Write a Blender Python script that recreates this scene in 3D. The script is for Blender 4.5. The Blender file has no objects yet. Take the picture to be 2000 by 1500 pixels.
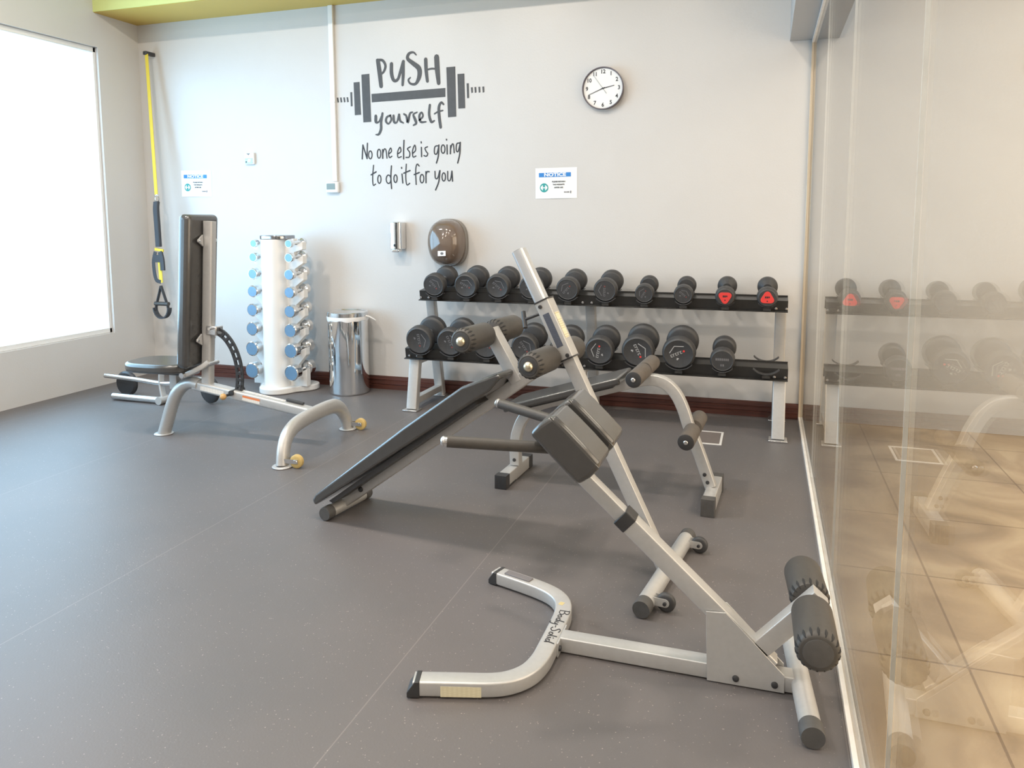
import bpy, bmesh, math, random
from mathutils import Vector, Matrix, Quaternion
random.seed(7)
SC = bpy.context.scene
COL = SC.collection
PI = math.pi
rad = math.radians

# ------------------------------------------------------------------ camera
cam_d = bpy.data.cameras.new('camera')
cam = bpy.data.objects.new('camera', cam_d)
COL.objects.link(cam)
cam_d.sensor_fit = 'HORIZONTAL'
cam_d.sensor_width = 36.0
cam_d.lens = 1490.5 / 2000 * 36.0
cam_d.shift_x = 0.0
cam_d.shift_y = -(750 - 587) / 2000.0
cam_d.clip_start = 0.02
_y, _p, _r = rad(18.327), rad(6.264), rad(-0.227)
_f = Vector((-math.sin(_y) * math.cos(_p), math.cos(_y) * math.cos(_p), -math.sin(_p)))
_rt = Vector((math.cos(_y), math.sin(_y), 0))
_up = _rt.cross(_f)
_a = math.cos(_r) * _rt + math.sin(_r) * _up
_b = -math.sin(_r) * _rt + math.cos(_r) * _up
cam.matrix_world = Matrix(((_a.x, _b.x, -_f.x, 0), (_a.y, _b.y, -_f.y, 0), (_a.z, _b.z, -_f.z, 1.31), (0, 0, 0, 1)))
SC.camera = cam

# ------------------------------------------------------------------ light
WALL_Y = 5.16      # back wall
GLASS_X = 0.249    # glass partition
LEFT_X = -4.93     # window wall
BACK_Y = -3.2
CEIL_Z = 3.6
SOFFIT_Z = 2.875
world = bpy.data.worlds.new('sky')
SC.world = world
world.use_nodes = True
world.node_tree.nodes['Background'].inputs['Color'].default_value = (0.62, 0.83, 1.0, 1)
world.node_tree.nodes['Background'].inputs['Strength'].default_value = 2.4

def area(name, loc, rot, sx, sy, watts, color, shape='RECTANGLE', spread=180):
    d = bpy.data.lights.new(name, 'AREA')
    d.shape = shape
    d.size = sx
    if shape in ('RECTANGLE', 'ELLIPSE'):
        d.size_y = sy
    d.energy = watts
    d.color = color
    d.spread = rad(spread)
    o = bpy.data.objects.new(name, d)
    o.location = loc
    o.rotation_euler = rot
    COL.objects.link(o)
    return o

# daylight through the window wall
area('daylight', (LEFT_X - 0.25, 2.75, 1.55), (0, rad(-90), 0), 2.2, 3.9, 150, (0.37, 0.69, 1.0))
# rows of ceiling lamps over the room
for yy, w in ((2.6, 45), (0.3, 27), (-1.7, 20)):
    for xx in (-3.6, -2.2, -0.8):
        area('ceiling_lamp', (xx, yy, CEIL_Z - 0.02), (0, 0, 0), 0.20, 0.20, w * (0.62 if xx > -1 and yy > 2 else 1.0), (1.0, 0.88, 0.75), 'DISK')
# corridor lamps beyond the glass
for yy in (0.6, 3.4):
    area('corridor_lamp', (1.6, yy, 2.83), (0, 0, 0), 1.2, 1.6, 30, (1.0, 0.90, 0.76))

area('corridor_warm_fill', (3.08, 1.9, 1.55), (0, rad(90), 0), 2.2, 4.4, 95, (1.0, 0.76, 0.54))  # added warm fill light from the corridor side, no window stands there

SC.view_settings.view_transform = 'Standard'
SC.view_settings.look = 'None'
SC.view_settings.gamma = 1.0
SC.view_settings.use_curve_mapping = False
SC.view_settings.exposure = 0.08
SC.cycles.use_denoising = True
SC.cycles.max_bounces = 10
SC.cycles.transparent_max_bounces = 16

# ------------------------------------------------------------------ materials
def lin(c):
    c = c / 255.0
    return c / 12.92 if c <= 0.04045 else ((c + 0.055) / 1.055) ** 2.4

def rgb(r, g, b):
    return (lin(r), lin(g), lin(b), 1.0)

MATS = {}
def mat(name, col, rough=0.5, metal=0.0, noise=0.0, nscale=40.0, bump=0.0, bscale=120.0, coat=0.0, spec=0.5, rough_noise=0.0, sheen=0.0):
    m = bpy.data.materials.new(name)
    m.use_nodes = True
    nt = m.node_tree
    b = nt.nodes['Principled BSDF']
    b.inputs['Base Color'].default_value = col
    b.inputs['Roughness'].default_value = rough
    b.inputs['Metallic'].default_value = metal
    b.inputs['Coat Weight'].default_value = coat
    b.inputs['Coat Roughness'].default_value = max(0.03, rough * 1.1) if coat else 0.03
    b.inputs['Specular IOR Level'].default_value = spec
    b.inputs['Sheen Weight'].default_value = sheen
    tc = nt.nodes.new('ShaderNodeTexCoord')
    if noise > 0 or rough_noise > 0:
        n = nt.nodes.new('ShaderNodeTexNoise')
        n.inputs['Scale'].default_value = nscale
        n.inputs['Detail'].default_value = 5
        nt.links.new(tc.outputs['Object'], n.inputs['Vector'])
        if noise > 0:
            r = nt.nodes.new('ShaderNodeValToRGB')
            r.color_ramp.elements[0].position = 0.3
            r.color_ramp.elements[1].position = 0.7
            lo = tuple(c * (1 - noise) for c in col[:3]) + (1,)
            hi = tuple(min(1, c * (1 + noise)) for c in col[:3]) + (1,)
            r.color_ramp.elements[0].color = lo
            r.color_ramp.elements[1].color = hi
            nt.links.new(n.outputs['Fac'], r.inputs['Fac'])
            nt.links.new(r.outputs['Color'], b.inputs['Base Color'])
        if rough_noise > 0:
            mr = nt.nodes.new('ShaderNodeMapRange')
            mr.inputs['To Min'].default_value = max(0.02, rough - rough_noise)
            mr.inputs['To Max'].default_value = rough + rough_noise
            nt.links.new(n.outputs['Fac'], mr.inputs['Value'])
            nt.links.new(mr.outputs['Result'], b.inputs['Roughness'])
    if bump > 0:
        n2 = nt.nodes.new('ShaderNodeTexNoise')
        n2.inputs['Scale'].default_value = bscale
        n2.inputs['Detail'].default_value = 3
        bp = nt.nodes.new('ShaderNodeBump')
        bp.inputs['Strength'].default_value = bump
        bp.inputs['Distance'].default_value = 0.01
        nt.links.new(tc.outputs['Object'], n2.inputs['Vector'])
        nt.links.new(n2.outputs['Fac'], bp.inputs['Height'])
        nt.links.new(bp.outputs['Normal'], b.inputs['Normal'])
    MATS[name] = m
    return m

M_wall = mat('wall_paint', (0.61, 0.60, 0.588, 1), 0.34, noise=0.012, nscale=3, bump=0.06, bscale=90, rough_noise=0.05)
M_white = mat('white_paint', (0.78, 0.78, 0.77, 1), 0.5)
M_soffit_lit = mat('yellow_paint_lit', (0.72, 0.78, 0.30, 1), 0.55)  # soffit yellow with the lamplight on its front painted into the colour
M_soffit = mat('yellow_paint', (0.60, 0.41, 0.09, 1), 0.55, noise=0.02, nscale=4)
M_beam = mat('grey_beam_paint', (0.42, 0.43, 0.44, 1), 0.5, noise=0.02, nscale=5)
M_silver = mat('silver_powder_coat', (0.53, 0.525, 0.515, 1), 0.36, metal=0.45, noise=0.03, nscale=60, bump=0.02, bscale=600)
M_steel = mat('brushed_steel', (0.66, 0.66, 0.66, 1), 0.25, metal=0.9, noise=0.03, nscale=30)
M_chrome = mat('chrome', (0.80, 0.81, 0.82, 1), 0.07, metal=1.0, noise=0.01, nscale=8)
M_satin_reflect = mat('satin_blue_reflection', (0.20, 0.34, 0.50, 1), 0.35, metal=0.5, noise=0.03, nscale=50)  # blue reflection on the chrome end discs, painted into their colour
M_vinyl = mat('black_vinyl', (0.050, 0.048, 0.046, 1), 0.23, noise=0.06, nscale=30, bump=0.012, bscale=400, spec=0.7, coat=0.6)
M_foam = mat('black_foam', (0.058, 0.053, 0.048, 1), 0.50, noise=0.08, nscale=50, bump=0.05, bscale=300)
M_foam2 = mat('brown_grey_foam', (0.105, 0.090, 0.078, 1), 0.75, noise=0.10, nscale=60, bump=0.08, bscale=300)
M_black = mat('black_plastic', (0.035, 0.035, 0.037, 1), 0.45, noise=0.05, nscale=40)
M_cap = mat('grey_rubber_cap', (0.075, 0.072, 0.07, 1), 0.6, noise=0.08, nscale=60)
M_rubber = mat('black_rubber', (0.046, 0.046, 0.048, 1), 0.5, noise=0.10, nscale=50, bump=0.04, bscale=400)
M_rack = mat('black_rack_paint', (0.028, 0.027, 0.026, 1), 0.32, noise=0.08, nscale=30)
M_dark = mat('dark_graphite', (0.05, 0.05, 0.053, 1), 0.35, metal=0.3)
M_brass = mat('pale_brass', (0.70, 0.62, 0.46, 1), 0.28, metal=0.9)
M_red = mat('red_insert', (0.72, 0.055, 0.05, 1), 0.45)
M_yellow = mat('yellow_wheel', (0.56, 0.40, 0.15, 1), 0.4, noise=0.06, nscale=60)
M_tan = mat('tan_knob', (0.55, 0.33, 0.13, 1), 0.35)
M_decal = mat('decal_grey', (0.065, 0.067, 0.072, 1), 0.5, noise=0.08, nscale=25)
M_ink = mat('black_ink', (0.03, 0.03, 0.035, 1), 0.6)
M_paper = mat('white_paper', (0.86, 0.87, 0.87, 1), 0.6)
M_blue = mat('notice_blue', (0.03, 0.22, 0.60, 1), 0.5)
M_teal = mat('notice_teal', (0.03, 0.33, 0.33, 1), 0.5)
M_mark = mat('grey_print', (0.17, 0.17, 0.18, 1), 0.5)
M_tower = mat('white_tower_paint', (0.80, 0.79, 0.77, 1), 0.28, noise=0.01, nscale=6)
M_bag = mat('white_plastic_bag', (0.82, 0.82, 0.82, 1), 0.35)
M_smoke = mat('smoked_brown_plastic', (0.150, 0.110, 0.085, 1), 0.10, noise=0.18, nscale=4, coat=0.4, spec=0.7)
M_smoke_side = mat('grey_brown_plastic', (0.20, 0.185, 0.17, 1), 0.3)
M_strap_y = mat('yellow_webbing', (0.75, 0.58, 0.06, 1), 0.75, bump=0.1, bscale=500)
M_strap_k = mat('black_webbing', (0.05, 0.055, 0.065, 1), 0.75, bump=0.1, bscale=500)
M_screen = mat('grey_green_screen', (0.20, 0.25, 0.24, 1), 0.3)
M_device = mat('white_device_plastic', (0.80, 0.82, 0.82, 1), 0.4)
M_device2 = mat('pale_teal_plastic', (0.42, 0.58, 0.60, 1), 0.4)
M_bronze = mat('bronze_edge', (0.66, 0.56, 0.43, 1), 0.28, metal=0.5)
M_alu = mat('aluminium_track', (0.82, 0.80, 0.77, 1), 0.30, metal=0.2, noise=0.06, nscale=20)
M_mark2 = mat('pale_print', (0.40, 0.40, 0.40, 1), 0.5)
M_red2 = mat('dull_red_print', (0.22, 0.055, 0.05, 1), 0.5)
M_notch = mat('deep_black', (0.014, 0.014, 0.015, 1), 0.7)
M_ext = mat('bright_silver_tube', (0.66, 0.68, 0.70, 1), 0.30, metal=0.65)
M_orange = mat('orange_print', (0.70, 0.22, 0.08, 1), 0.5)

def label_mat(name, base, ink, scale):
    """a sticker printed with lines of tiny text"""
    m = bpy.data.materials.new(name)
    m.use_nodes = True
    nt = m.node_tree
    b = nt.nodes['Principled BSDF']
    b.inputs['Roughness'].default_value = 0.4
    tc = nt.nodes.new('ShaderNodeTexCoord')
    br = nt.nodes.new('ShaderNodeTexBrick')
    br.inputs['Color1'].default_value = ink
    br.inputs['Color2'].default_value = tuple(0.6 * a + 0.4 * c for a, c in zip(ink[:3], base[:3])) + (1,)
    br.inputs['Mortar'].default_value = base
    br.inputs['Scale'].default_value = scale
    br.inputs['Mortar Size'].default_value = 0.09
    br.inputs['Brick Width'].default_value = 0.7
    br.inputs['Row Height'].default_value = 0.25
    sx = nt.nodes.new('ShaderNodeSeparateXYZ'); cb = nt.nodes.new('ShaderNodeCombineXYZ')
    nt.links.new(tc.outputs['Generated'], sx.inputs[0])
    nt.links.new(sx.outputs['X'], cb.inputs['X']); nt.links.new(sx.outputs['Z'], cb.inputs['Y'])
    nt.links.new(cb.outputs[0], br.inputs['Vector'])
    nt.links.new(br.outputs['Color'], b.inputs['Base Color'])
    return m
M_lab_y = label_mat('yellow_warning_label', (0.74, 0.69, 0.50, 1), (0.50, 0.43, 0.25, 1), 3)
M_lab_k = label_mat('dark_instruction_label', (0.06, 0.07, 0.10, 1), (0.17, 0.19, 0.23, 1), 9)
M_lab_w = label_mat('white_warning_label', (0.80, 0.76, 0.70, 1), (0.52, 0.46, 0.40, 1), 3)

def floor_mat():
    m = bpy.data.materials.new('rubber_floor')
    m.use_nodes = True
    nt = m.node_tree
    N, L = nt.nodes, nt.links
    b = N['Principled BSDF']
    tc = N.new('ShaderNodeTexCoord')
    n1 = N.new('ShaderNodeTexNoise'); n1.inputs['Scale'].default_value = 1.3; n1.inputs['Detail'].default_value = 6
    L.new(tc.outputs['Object'], n1.inputs['Vector'])
    r1 = N.new('ShaderNodeValToRGB')
    r1.color_ramp.elements[0].position = 0.35; r1.color_ramp.elements[0].color = (0.112, 0.105, 0.106, 1)
    r1.color_ramp.elements[1].position = 0.68; r1.color_ramp.elements[1].color = (0.134, 0.120, 0.118, 1)
    L.new(n1.outputs['Fac'], r1.inputs['Fac'])
    # pale flecks of rubber granulate
    v = N.new('ShaderNodeTexVoronoi'); v.inputs['Scale'].default_value = 95
    L.new(tc.outputs['Object'], v.inputs['Vector'])
    r2 = N.new('ShaderNodeValToRGB'); r2.color_ramp.interpolation = 'LINEAR'
    r2.color_ramp.elements[0].position = 0.10; r2.color_ramp.elements[0].color = (1, 1, 1, 1)
    r2.color_ramp.elements[1].position = 0.20; r2.color_ramp.elements[1].color = (0, 0, 0, 1)
    L.new(v.outputs['Distance'], r2.inputs['Fac'])
    n3 = N.new('ShaderNodeTexNoise'); n3.inputs['Scale'].default_value = 60
    L.new(tc.outputs['Object'], n3.inputs['Vector'])
    r3 = N.new('ShaderNodeValToRGB')
    r3.color_ramp.elements[0].position = 0.52; r3.color_ramp.elements[1].position = 0.60
    L.new(n3.outputs['Fac'], r3.inputs['Fac'])
    mul = N.new('ShaderNodeMath'); mul.operation = 'MULTIPLY'
    L.new(r2.outputs['Color'], mul.inputs[0]); L.new(r3.outputs['Color'], mul.inputs[1])
    mx = N.new('ShaderNodeMixRGB'); mx.inputs['Color2'].default_value = (0.42, 0.36, 0.33, 1)
    mf = N.new('ShaderNodeMath'); mf.operation = 'MULTIPLY'; mf.inputs[1].default_value = 0.75
    L.new(mul.outputs[0], mf.inputs[0]); L.new(mf.outputs[0], mx.inputs['Fac'])
    L.new(r1.outputs['Color'], mx.inputs['Color1'])
    # seams between the rolls of matting, running towards the back wall
    sp = N.new('ShaderNodeSeparateXYZ'); L.new(tc.outputs['Object'], sp.inputs[0])
    a1 = N.new('ShaderNodeMath'); a1.operation = 'ADD'; a1.inputs[1].default_value = 0.99 + 12.2
    L.new(sp.outputs['X'], a1.inputs[0])
    md = N.new('ShaderNodeMath'); md.operation = 'MODULO'; md.inputs[1].default_value = 1.22
    L.new(a1.outputs[0], md.inputs[0])
    lt = N.new('ShaderNodeMath'); lt.operation = 'LESS_THAN'; lt.inputs[1].default_value = 0.0035
    L.new(md.outputs[0], lt.inputs[0])
    ns = N.new('ShaderNodeMath'); ns.operation = 'MULTIPLY'; ns.inputs[1].default_value = 0.30
    L.new(lt.outputs[0], ns.inputs[0])
    mx2 = N.new('ShaderNodeMixRGB'); mx2.inputs['Color2'].default_value = (0.34, 0.30, 0.28, 1)
    L.new(ns.outputs[0], mx2.inputs['Fac']); L.new(mx.outputs['Color'], mx2.inputs['Color1'])
    # scuffs
    ms = N.new('ShaderNodeMapping'); ms.inputs['Scale'].default_value = (2.2, 5.0, 1); ms.inputs['Rotation'].default_value = (0, 0, 0.6)
    L.new(tc.outputs['Object'], ms.inputs['Vector'])
    n4 = N.new('ShaderNodeTexNoise'); n4.inputs['Scale'].default_value = 2.0; n4.inputs['Detail'].default_value = 9; n4.inputs['Roughness'].default_value = 0.7
    L.new(ms.outputs['Vector'], n4.inputs['Vector'])
    r4 = N.new('ShaderNodeValToRGB'); r4.color_ramp.elements[0].position = 0.66; r4.color_ramp.elements[1].position = 0.80
    L.new(n4.outputs['Fac'], r4.inputs['Fac'])
    m4 = N.new('ShaderNodeMath'); m4.operation = 'MULTIPLY'; m4.inputs[1].default_value = 0.4
    L.new(r4.outputs['Color'], m4.inputs[0])
    mx3 = N.new('ShaderNodeMixRGB'); mx3.inputs['Color2'].default_value = (0.26, 0.24, 0.235, 1)
    L.new(m4.outputs[0], mx3.inputs['Fac']); L.new(mx2.outputs['Color'], mx3.inputs['Color1'])
    L.new(mx3.outputs['Color'], b.inputs['Base Color'])
    b.inputs['Roughness'].default_value = 0.48
    b.inputs['Specular IOR Level'].default_value = 0.5
    bp = N.new('ShaderNodeBump'); bp.inputs['Strength'].default_value = 0.12; bp.inputs['Distance'].default_value = 0.004
    n5 = N.new('ShaderNodeTexNoise'); n5.inputs['Scale'].default_value = 160; n5.inputs['Detail'].default_value = 4
    L.new(tc.outputs['Object'], n5.inputs['Vector'])
    L.new(n5.outputs['Fac'], bp.inputs['Height']); L.new(bp.outputs['Normal'], b.inputs['Normal'])
    return m
M_floor = floor_mat()

def marble_mat():
    m = bpy.data.materials.new('tan_marble_tiles')
    m.use_nodes = True
    nt = m.node_tree
    N, L = nt.nodes, nt.links
    b = N['Principled BSDF']
    tc = N.new('ShaderNodeTexCoord')
    n1 = N.new('ShaderNodeTexNoise'); n1.inputs['Scale'].default_value = 2.2; n1.inputs['Detail'].default_value = 9; n1.inputs['Distortion'].default_value = 1.6
    L.new(tc.outputs['Object'], n1.inputs['Vector'])
    r1 = N.new('ShaderNodeValToRGB')
    e = r1.color_ramp.elements
    e[0].position = 0.30; e[0].color = (0.40, 0.28, 0.165, 1)
    e[1].position = 0.66; e[1].color = (0.72, 0.56, 0.36, 1)
    x = e.new(0.48); x.color = (0.56, 0.41, 0.25, 1)
    L.new(n1.outputs['Fac'], r1.inputs['Fac'])
    br = N.new('ShaderNodeTexBrick')
    br.offset = 0.0
    br.inputs['Color1'].default_value = (1, 1, 1, 1); br.inputs['Color2'].default_value = (0.92, 0.92, 0.92, 1)
    br.inputs['Mortar'].default_value = (0.55, 0.5, 0.45, 1)
    br.inputs['Scale'].default_value = 1.0
    br.inputs['Mortar Size'].default_value = 0.004
    br.inputs['Brick Width'].default_value = 0.6; br.inputs['Row Height'].default_value = 0.6
    L.new(tc.outputs['Object'], br.inputs['Vector'])
    mx = N.new('ShaderNodeMixRGB'); mx.blend_type = 'MULTIPLY'; mx.inputs['Fac'].default_value = 1.0
    L.new(r1.outputs['Color'], mx.inputs['Color1']); L.new(br.outputs['Color'], mx.inputs['Color2'])
    L.new(mx.outputs['Color'], b.inputs['Base Color'])
    b.inputs['Roughness'].default_value = 0.22
    return m
M_marble = marble_mat()

def wood_mat():
    m = bpy.data.materials.new('dark_red_wood')
    m.use_nodes = True
    nt = m.node_tree
    N, L = nt.nodes, nt.links
    b = N['Principled BSDF']
    tc = N.new('ShaderNodeTexCoord')
    mp = N.new('ShaderNodeMapping'); mp.inputs['Scale'].default_value = (1.5, 30, 60)
    L.new(tc.outputs['Object'], mp.inputs['Vector'])
    n1 = N.new('ShaderNodeTexNoise'); n1.inputs['Scale'].default_value = 2.0; n1.inputs['Detail'].default_value = 6
    L.new(mp.outputs['Vector'], n1.inputs['Vector'])
    r1 = N.new('ShaderNodeValToRGB')
    r1.color_ramp.elements[0].position = 0.3; r1.color_ramp.elements[0].color = (0.045, 0.018, 0.014, 1)
    r1.color_ramp.elements[1].position = 0.75; r1.color_ramp.elements[1].color = (0.135, 0.045, 0.032, 1)
    L.new(n1.outputs['Fac'], r1.inputs['Fac']); L.new(r1.outputs['Color'], b.inputs['Base Color'])
    b.inputs['Roughness'].default_value = 0.28
    return m
M_wood = wood_mat()

def glass_mat(name, tint=(0.97, 0.985, 0.98, 1), ior=1.5):
    m = bpy.data.materials.new(name)
    m.use_nodes = True
    nt = m.node_tree
    N, L = nt.nodes, nt.links
    N.remove(N['Principled BSDF'])
    out = [n for n in N if n.type == 'OUTPUT_MATERIAL'][0]
    # the same reflectance on both faces of the pane
    ge = N.new('ShaderNodeNewGeometry')
    mr = N.new('ShaderNodeMapRange')
    mr.inputs['To Min'].default_value = ior; mr.inputs['To Max'].default_value = 1.0 / ior
    L.new(ge.outputs['Backfacing'], mr.inputs['Value'])
    fr = N.new('ShaderNodeFresnel')
    L.new(mr.outputs['Result'], fr.inputs['IOR'])
    tr = N.new('ShaderNodeBsdfTransparent'); tr.inputs['Color'].default_value = tint
    gl = N.new('ShaderNodeBsdfGlossy'); gl.inputs['Roughness'].default_value = 0.0
    mx = N.new('ShaderNodeMixShader')
    L.new(fr.outputs[0], mx.inputs[0]); L.new(tr.outputs[0], mx.inputs[1]); L.new(gl.outputs[0], mx.inputs[2])
    L.new(mx.outputs[0], out.inputs['Surface'])
    return m
M_glass = glass_mat('clear_glass', ior=1.6)

# ------------------------------------------------------------------ helpers
def tag(o, label=None, cat=None, group=None, kind=None):
    if label: o['label'] = label
    if cat: o['category'] = cat
    if group: o['group'] = group
    if kind: o['kind'] = kind
    return o

def thing(name, label, cat, loc=(0, 0, 0), rz=0.0, group=None):
    o = bpy.data.objects.new(name, None)
    o.empty_display_size = 0.1
    COL.objects.link(o)
    o.location = loc
    o.rotation_euler = (0, 0, rad(rz))
    tag(o, label, cat, group)
    return o

def V(*a):
    return Vector(a if len(a) > 1 else a[0])

def rect(a, b, r=0.0, n=3):
    """rounded rectangle profile, a by b"""
    a /= 2; b /= 2
    if r <= 0:
        return [(-a, -b), (a, -b), (a, b), (-a, b)]
    pts = []
    for cx, cy, s in ((a - r, -b + r, -90), (a - r, b - r, 0), (-a + r, b - r, 90), (-a + r, -b + r, 180)):
        for i in range(n + 1):
            t = rad(s + 90.0 * i / n)
            pts.append((cx + r * math.cos(t), cy + r * math.sin(t)))
    return pts

def circ(r, n=24, ry=None):
    ry = ry or r
    return [(r * math.cos(2 * PI * i / n), ry * math.sin(2 * PI * i / n)) for i in range(n)]

def fillet(pts, r, n=6):
    """round the inner corners of a polyline"""
    pts = [Vector(p) for p in pts]
    out = [pts[0]]
    for i in range(1, len(pts) - 1):
        p, a, b = pts[i], pts[i - 1], pts[i + 1]
        rr = r[i - 1] if isinstance(r, (list, tuple)) else r
        da, db = (a - p), (b - p)
        l = min(rr, da.length * 0.49, db.length * 0.49)
        q0, q1 = p + da.normalized() * l, p + db.normalized() * l
        for k in range(n + 1):
            t = k / n
            out.append(q0 * (1 - t) ** 2 + p * 2 * t * (1 - t) + q1 * t * t)
    out.append(pts[-1])
    return out

def spline(pts, n=6):
    """Catmull-Rom through points of any dimension"""
    P = [tuple(p) for p in pts]
    if len(P) < 3:
        return P
    E = [tuple(2 * a - b for a, b in zip(P[0], P[1]))] + P + [tuple(2 * a - b for a, b in zip(P[-1], P[-2]))]
    out = []
    for i in range(1, len(E) - 2):
        for k in range(n):
            t = k / n
            out.append(tuple(0.5 * (2 * b + (c - a) * t + (2 * a - 5 * b + 4 * c - d) * t * t + (3 * b - a - 3 * c + d) * t ** 3)
                             for a, b, c, d in zip(E[i - 1], E[i], E[i + 1], E[i + 2])))
    out.append(P[-1])
    return out

class MB:
    """collects shapes and links them as one mesh object; coordinates are the parent's unless off is given"""
    def __init__(s, off=(0, 0, 0)):
        s.v = []; s.f = []; s.off = Vector(off)
    def add(s, vs, fs):
        n = len(s.v)
        s.v += [Vector(v) - s.off for v in vs]
        s.f += [tuple(i + n for i in f) for f in fs]
        return s
    def box(s, c, size, R=None):
        c = Vector(c); h = [x / 2 for x in size]
        vs = []
        for dz in (-1, 1):
            for dx, dy in ((-1, -1), (1, -1), (1, 1), (-1, 1)):
                p = Vector((dx * h[0], dy * h[1], dz * h[2]))
                if R: p = R @ p
                vs.append(c + p)
        return s.add(vs, [(3, 2, 1, 0), (4, 5, 6, 7), (0, 1, 5, 4), (1, 2, 6, 5), (2, 3, 7, 6), (3, 0, 4, 7)])
    def box2(s, a, b):
        a, b = Vector(a), Vector(b)
        return s.box((a + b) / 2, [abs(x) for x in (b - a)])
    def sweep(s, path, prof, up=(0, 0, 1), caps=True, scale=None):
        path = [Vector(p) for p in path]
        up = Vector(up)
        n, m = len(path), len(prof)
        vs = []
        for i, p in enumerate(path):
            if i == 0: t = path[1] - p
            elif i == n - 1: t = p - path[i - 1]
            else: t = (path[i + 1] - p).normalized() + (p - path[i - 1]).normalized()
            t.normalize()
            u = up if abs(t.dot(up)) < 0.98 else Vector((1, 0, 0)) if abs(t.x) < 0.9 else Vector((0, 1, 0))
            side = t.cross(u).normalized()
            w = side.cross(t)
            k = scale[i] if scale else 1.0
            for a, b in prof:
                vs.append(p + side * a * k + w * b * k)
        fs = []
        for i in range(n - 1):
            for j in range(m):
                a, b = i * m + j, i * m + (j + 1) % m
                fs.append((a, b, b + m, a + m))
        if caps:
            fs.append(tuple(reversed(range(m))))
            fs.append(tuple((n - 1) * m + j for j in range(m)))
        return s.add(vs, fs)
    def cyl(s, a, b, r, n=24, r2=None):
        a, b = Vector(a), Vector(b)
        return s.lathe(a, b - a, [(0, 0), (0, r), (1, r2 if r2 is not None else r), (1, 0)], n, rel=True)
    def lathe(s, p0, axis, prof, n=28, rel=False, sy=1.0):
        """prof: (distance along the axis, radius) pairs"""
        p0, axis = Vector(p0), Vector(axis)
        L = axis.length if rel else 1.0
        d = axis.normalized()
        u = Vector((0, 0, 1)) if abs(d.z) < 0.95 else Vector((1, 0, 0))
        e1 = d.cross(u).normalized(); e2 = e1.cross(d)
        vs, fs, rows = [], [], []
        for t, r in prof:
            c = p0 + d * t * L
            if r <= 1e-7:
                rows.append([len(vs)]); vs.append(c)
            else:
                rows.append(list(range(len(vs), len(vs) + n)))
                for i in range(n):
                    a = 2 * PI * i / n
                    vs.append(c + e1 * r * math.cos(a) + e2 * r * sy * math.sin(a))
        for A, B in zip(rows, rows[1:]):
            if len(A) == 1 and len(B) == 1: continue
            for i in range(n):
                j = (i + 1) % n
                if len(A) == 1: fs.append((A[0], B[j], B[i]))
                elif len(B) == 1: fs.append((A[i], A[j], B[0]))
                else: fs.append((A[i], A[j], B[j], B[i]))
        return s.add(vs, [tuple(reversed(f)) for f in fs])
    def prism(s, poly, ext):
        """poly: 3D points of a planar outline, ext: extrusion vector"""
        poly = [Vector(p) for p in poly]; ext = Vector(ext)
        n = len(poly)
        nrm = Vector((0, 0, 0))
        for i in range(n):
            nrm += (poly[i]).cross(poly[(i + 1) % n])
        if nrm.dot(ext) > 0: poly = poly[::-1]
        vs = poly + [p + ext for p in poly]
        fs = [tuple(range(n)), tuple(reversed(range(n, 2 * n)))]
        for i in range(n):
            j = (i + 1) % n
            fs.append((j, i, i + n, j + n))
        return s.add(vs, fs)
    def ribbon(s, pts, mapf, ext, round_caps=True):
        """pts: (a, b, width) along a stroke; mapf: (a, b) -> 3D; ext: thickness vector"""
        n = len(pts)
        L, R = [], []
        for i, (a, b, w) in enumerate(pts):
            i0, i1 = max(0, i - 1), min(n - 1, i + 1)
            dx, dy = pts[i1][0] - pts[i0][0], pts[i1][1] - pts[i0][1]
            l = math.hypot(dx, dy) or 1e-9
            nx, ny = -dy / l * w / 2, dx / l * w / 2
            L.append((a + nx, b + ny)); R.append((a - nx, b - ny))
        ext = Vector(ext)
        vs = []
        for (l, r) in zip(L, R):
            pl, pr = Vector(mapf(*l)), Vector(mapf(*r))
            vs += [pl, pr, pl + ext, pr + ext]
        fs = []
        for i in range(n - 1):
            a, b = 4 * i, 4 * i + 4
            fs += [(a + 2, a + 3, b + 3, b + 2), (a, b, b + 1, a + 1), (a, a + 2, b + 2, b), (a + 1, b + 1, b + 3, a + 3)]
        e = 4 * (n - 1)
        fs += [(0, 1, 3, 2), (e, e + 2, e + 3, e + 1)]
        s.add(vs, fs)
        if round_caps:
            for (a, b, w) in (pts[0], pts[-1]):
                k = 8
                ring = [Vector(mapf(a + w / 2 * math.cos(2 * PI * i / k), b + w / 2 * math.sin(2 * PI * i / k))) for i in range(k)]
                s.prism(ring, ext * 0.98)
        return s
    def build(s, name, m, parent=None, bevel=0.0, seg=2, ang=38, label=None, kind=None, subd=0):
        me = bpy.data.meshes.new(name)
        me.from_pydata([tuple(v) for v in s.v], [], s.f)
        me.validate()
        bm = bmesh.new(); bm.from_mesh(me)
        bmesh.ops.recalc_face_normals(bm, faces=bm.faces)
        bm.to_mesh(me); bm.free()
        for p in me.polygons: p.use_smooth = True
        me.set_sharp_from_angle(angle=rad(ang))
        me.materials.append(m)
        o = bpy.data.objects.new(name, me)
        COL.objects.link(o)
        if parent: o.parent = parent
        if bevel > 0:
            b = o.modifiers.new('bevel', 'BEVEL')
            b.width = bevel; b.segments = seg; b.limit_method = 'ANGLE'; b.angle_limit = rad(35)
        if subd:
            sd = o.modifiers.new('subdivision', 'SUBSURF'); sd.levels = subd; sd.render_levels = subd
        if label: o['label'] = label
        if kind: o['kind'] = kind
        return o

def struct(name, mb, m, bevel=0.0):
    o = mb.build(name, m, None, bevel)
    o['kind'] = 'structure'
    return o

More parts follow.
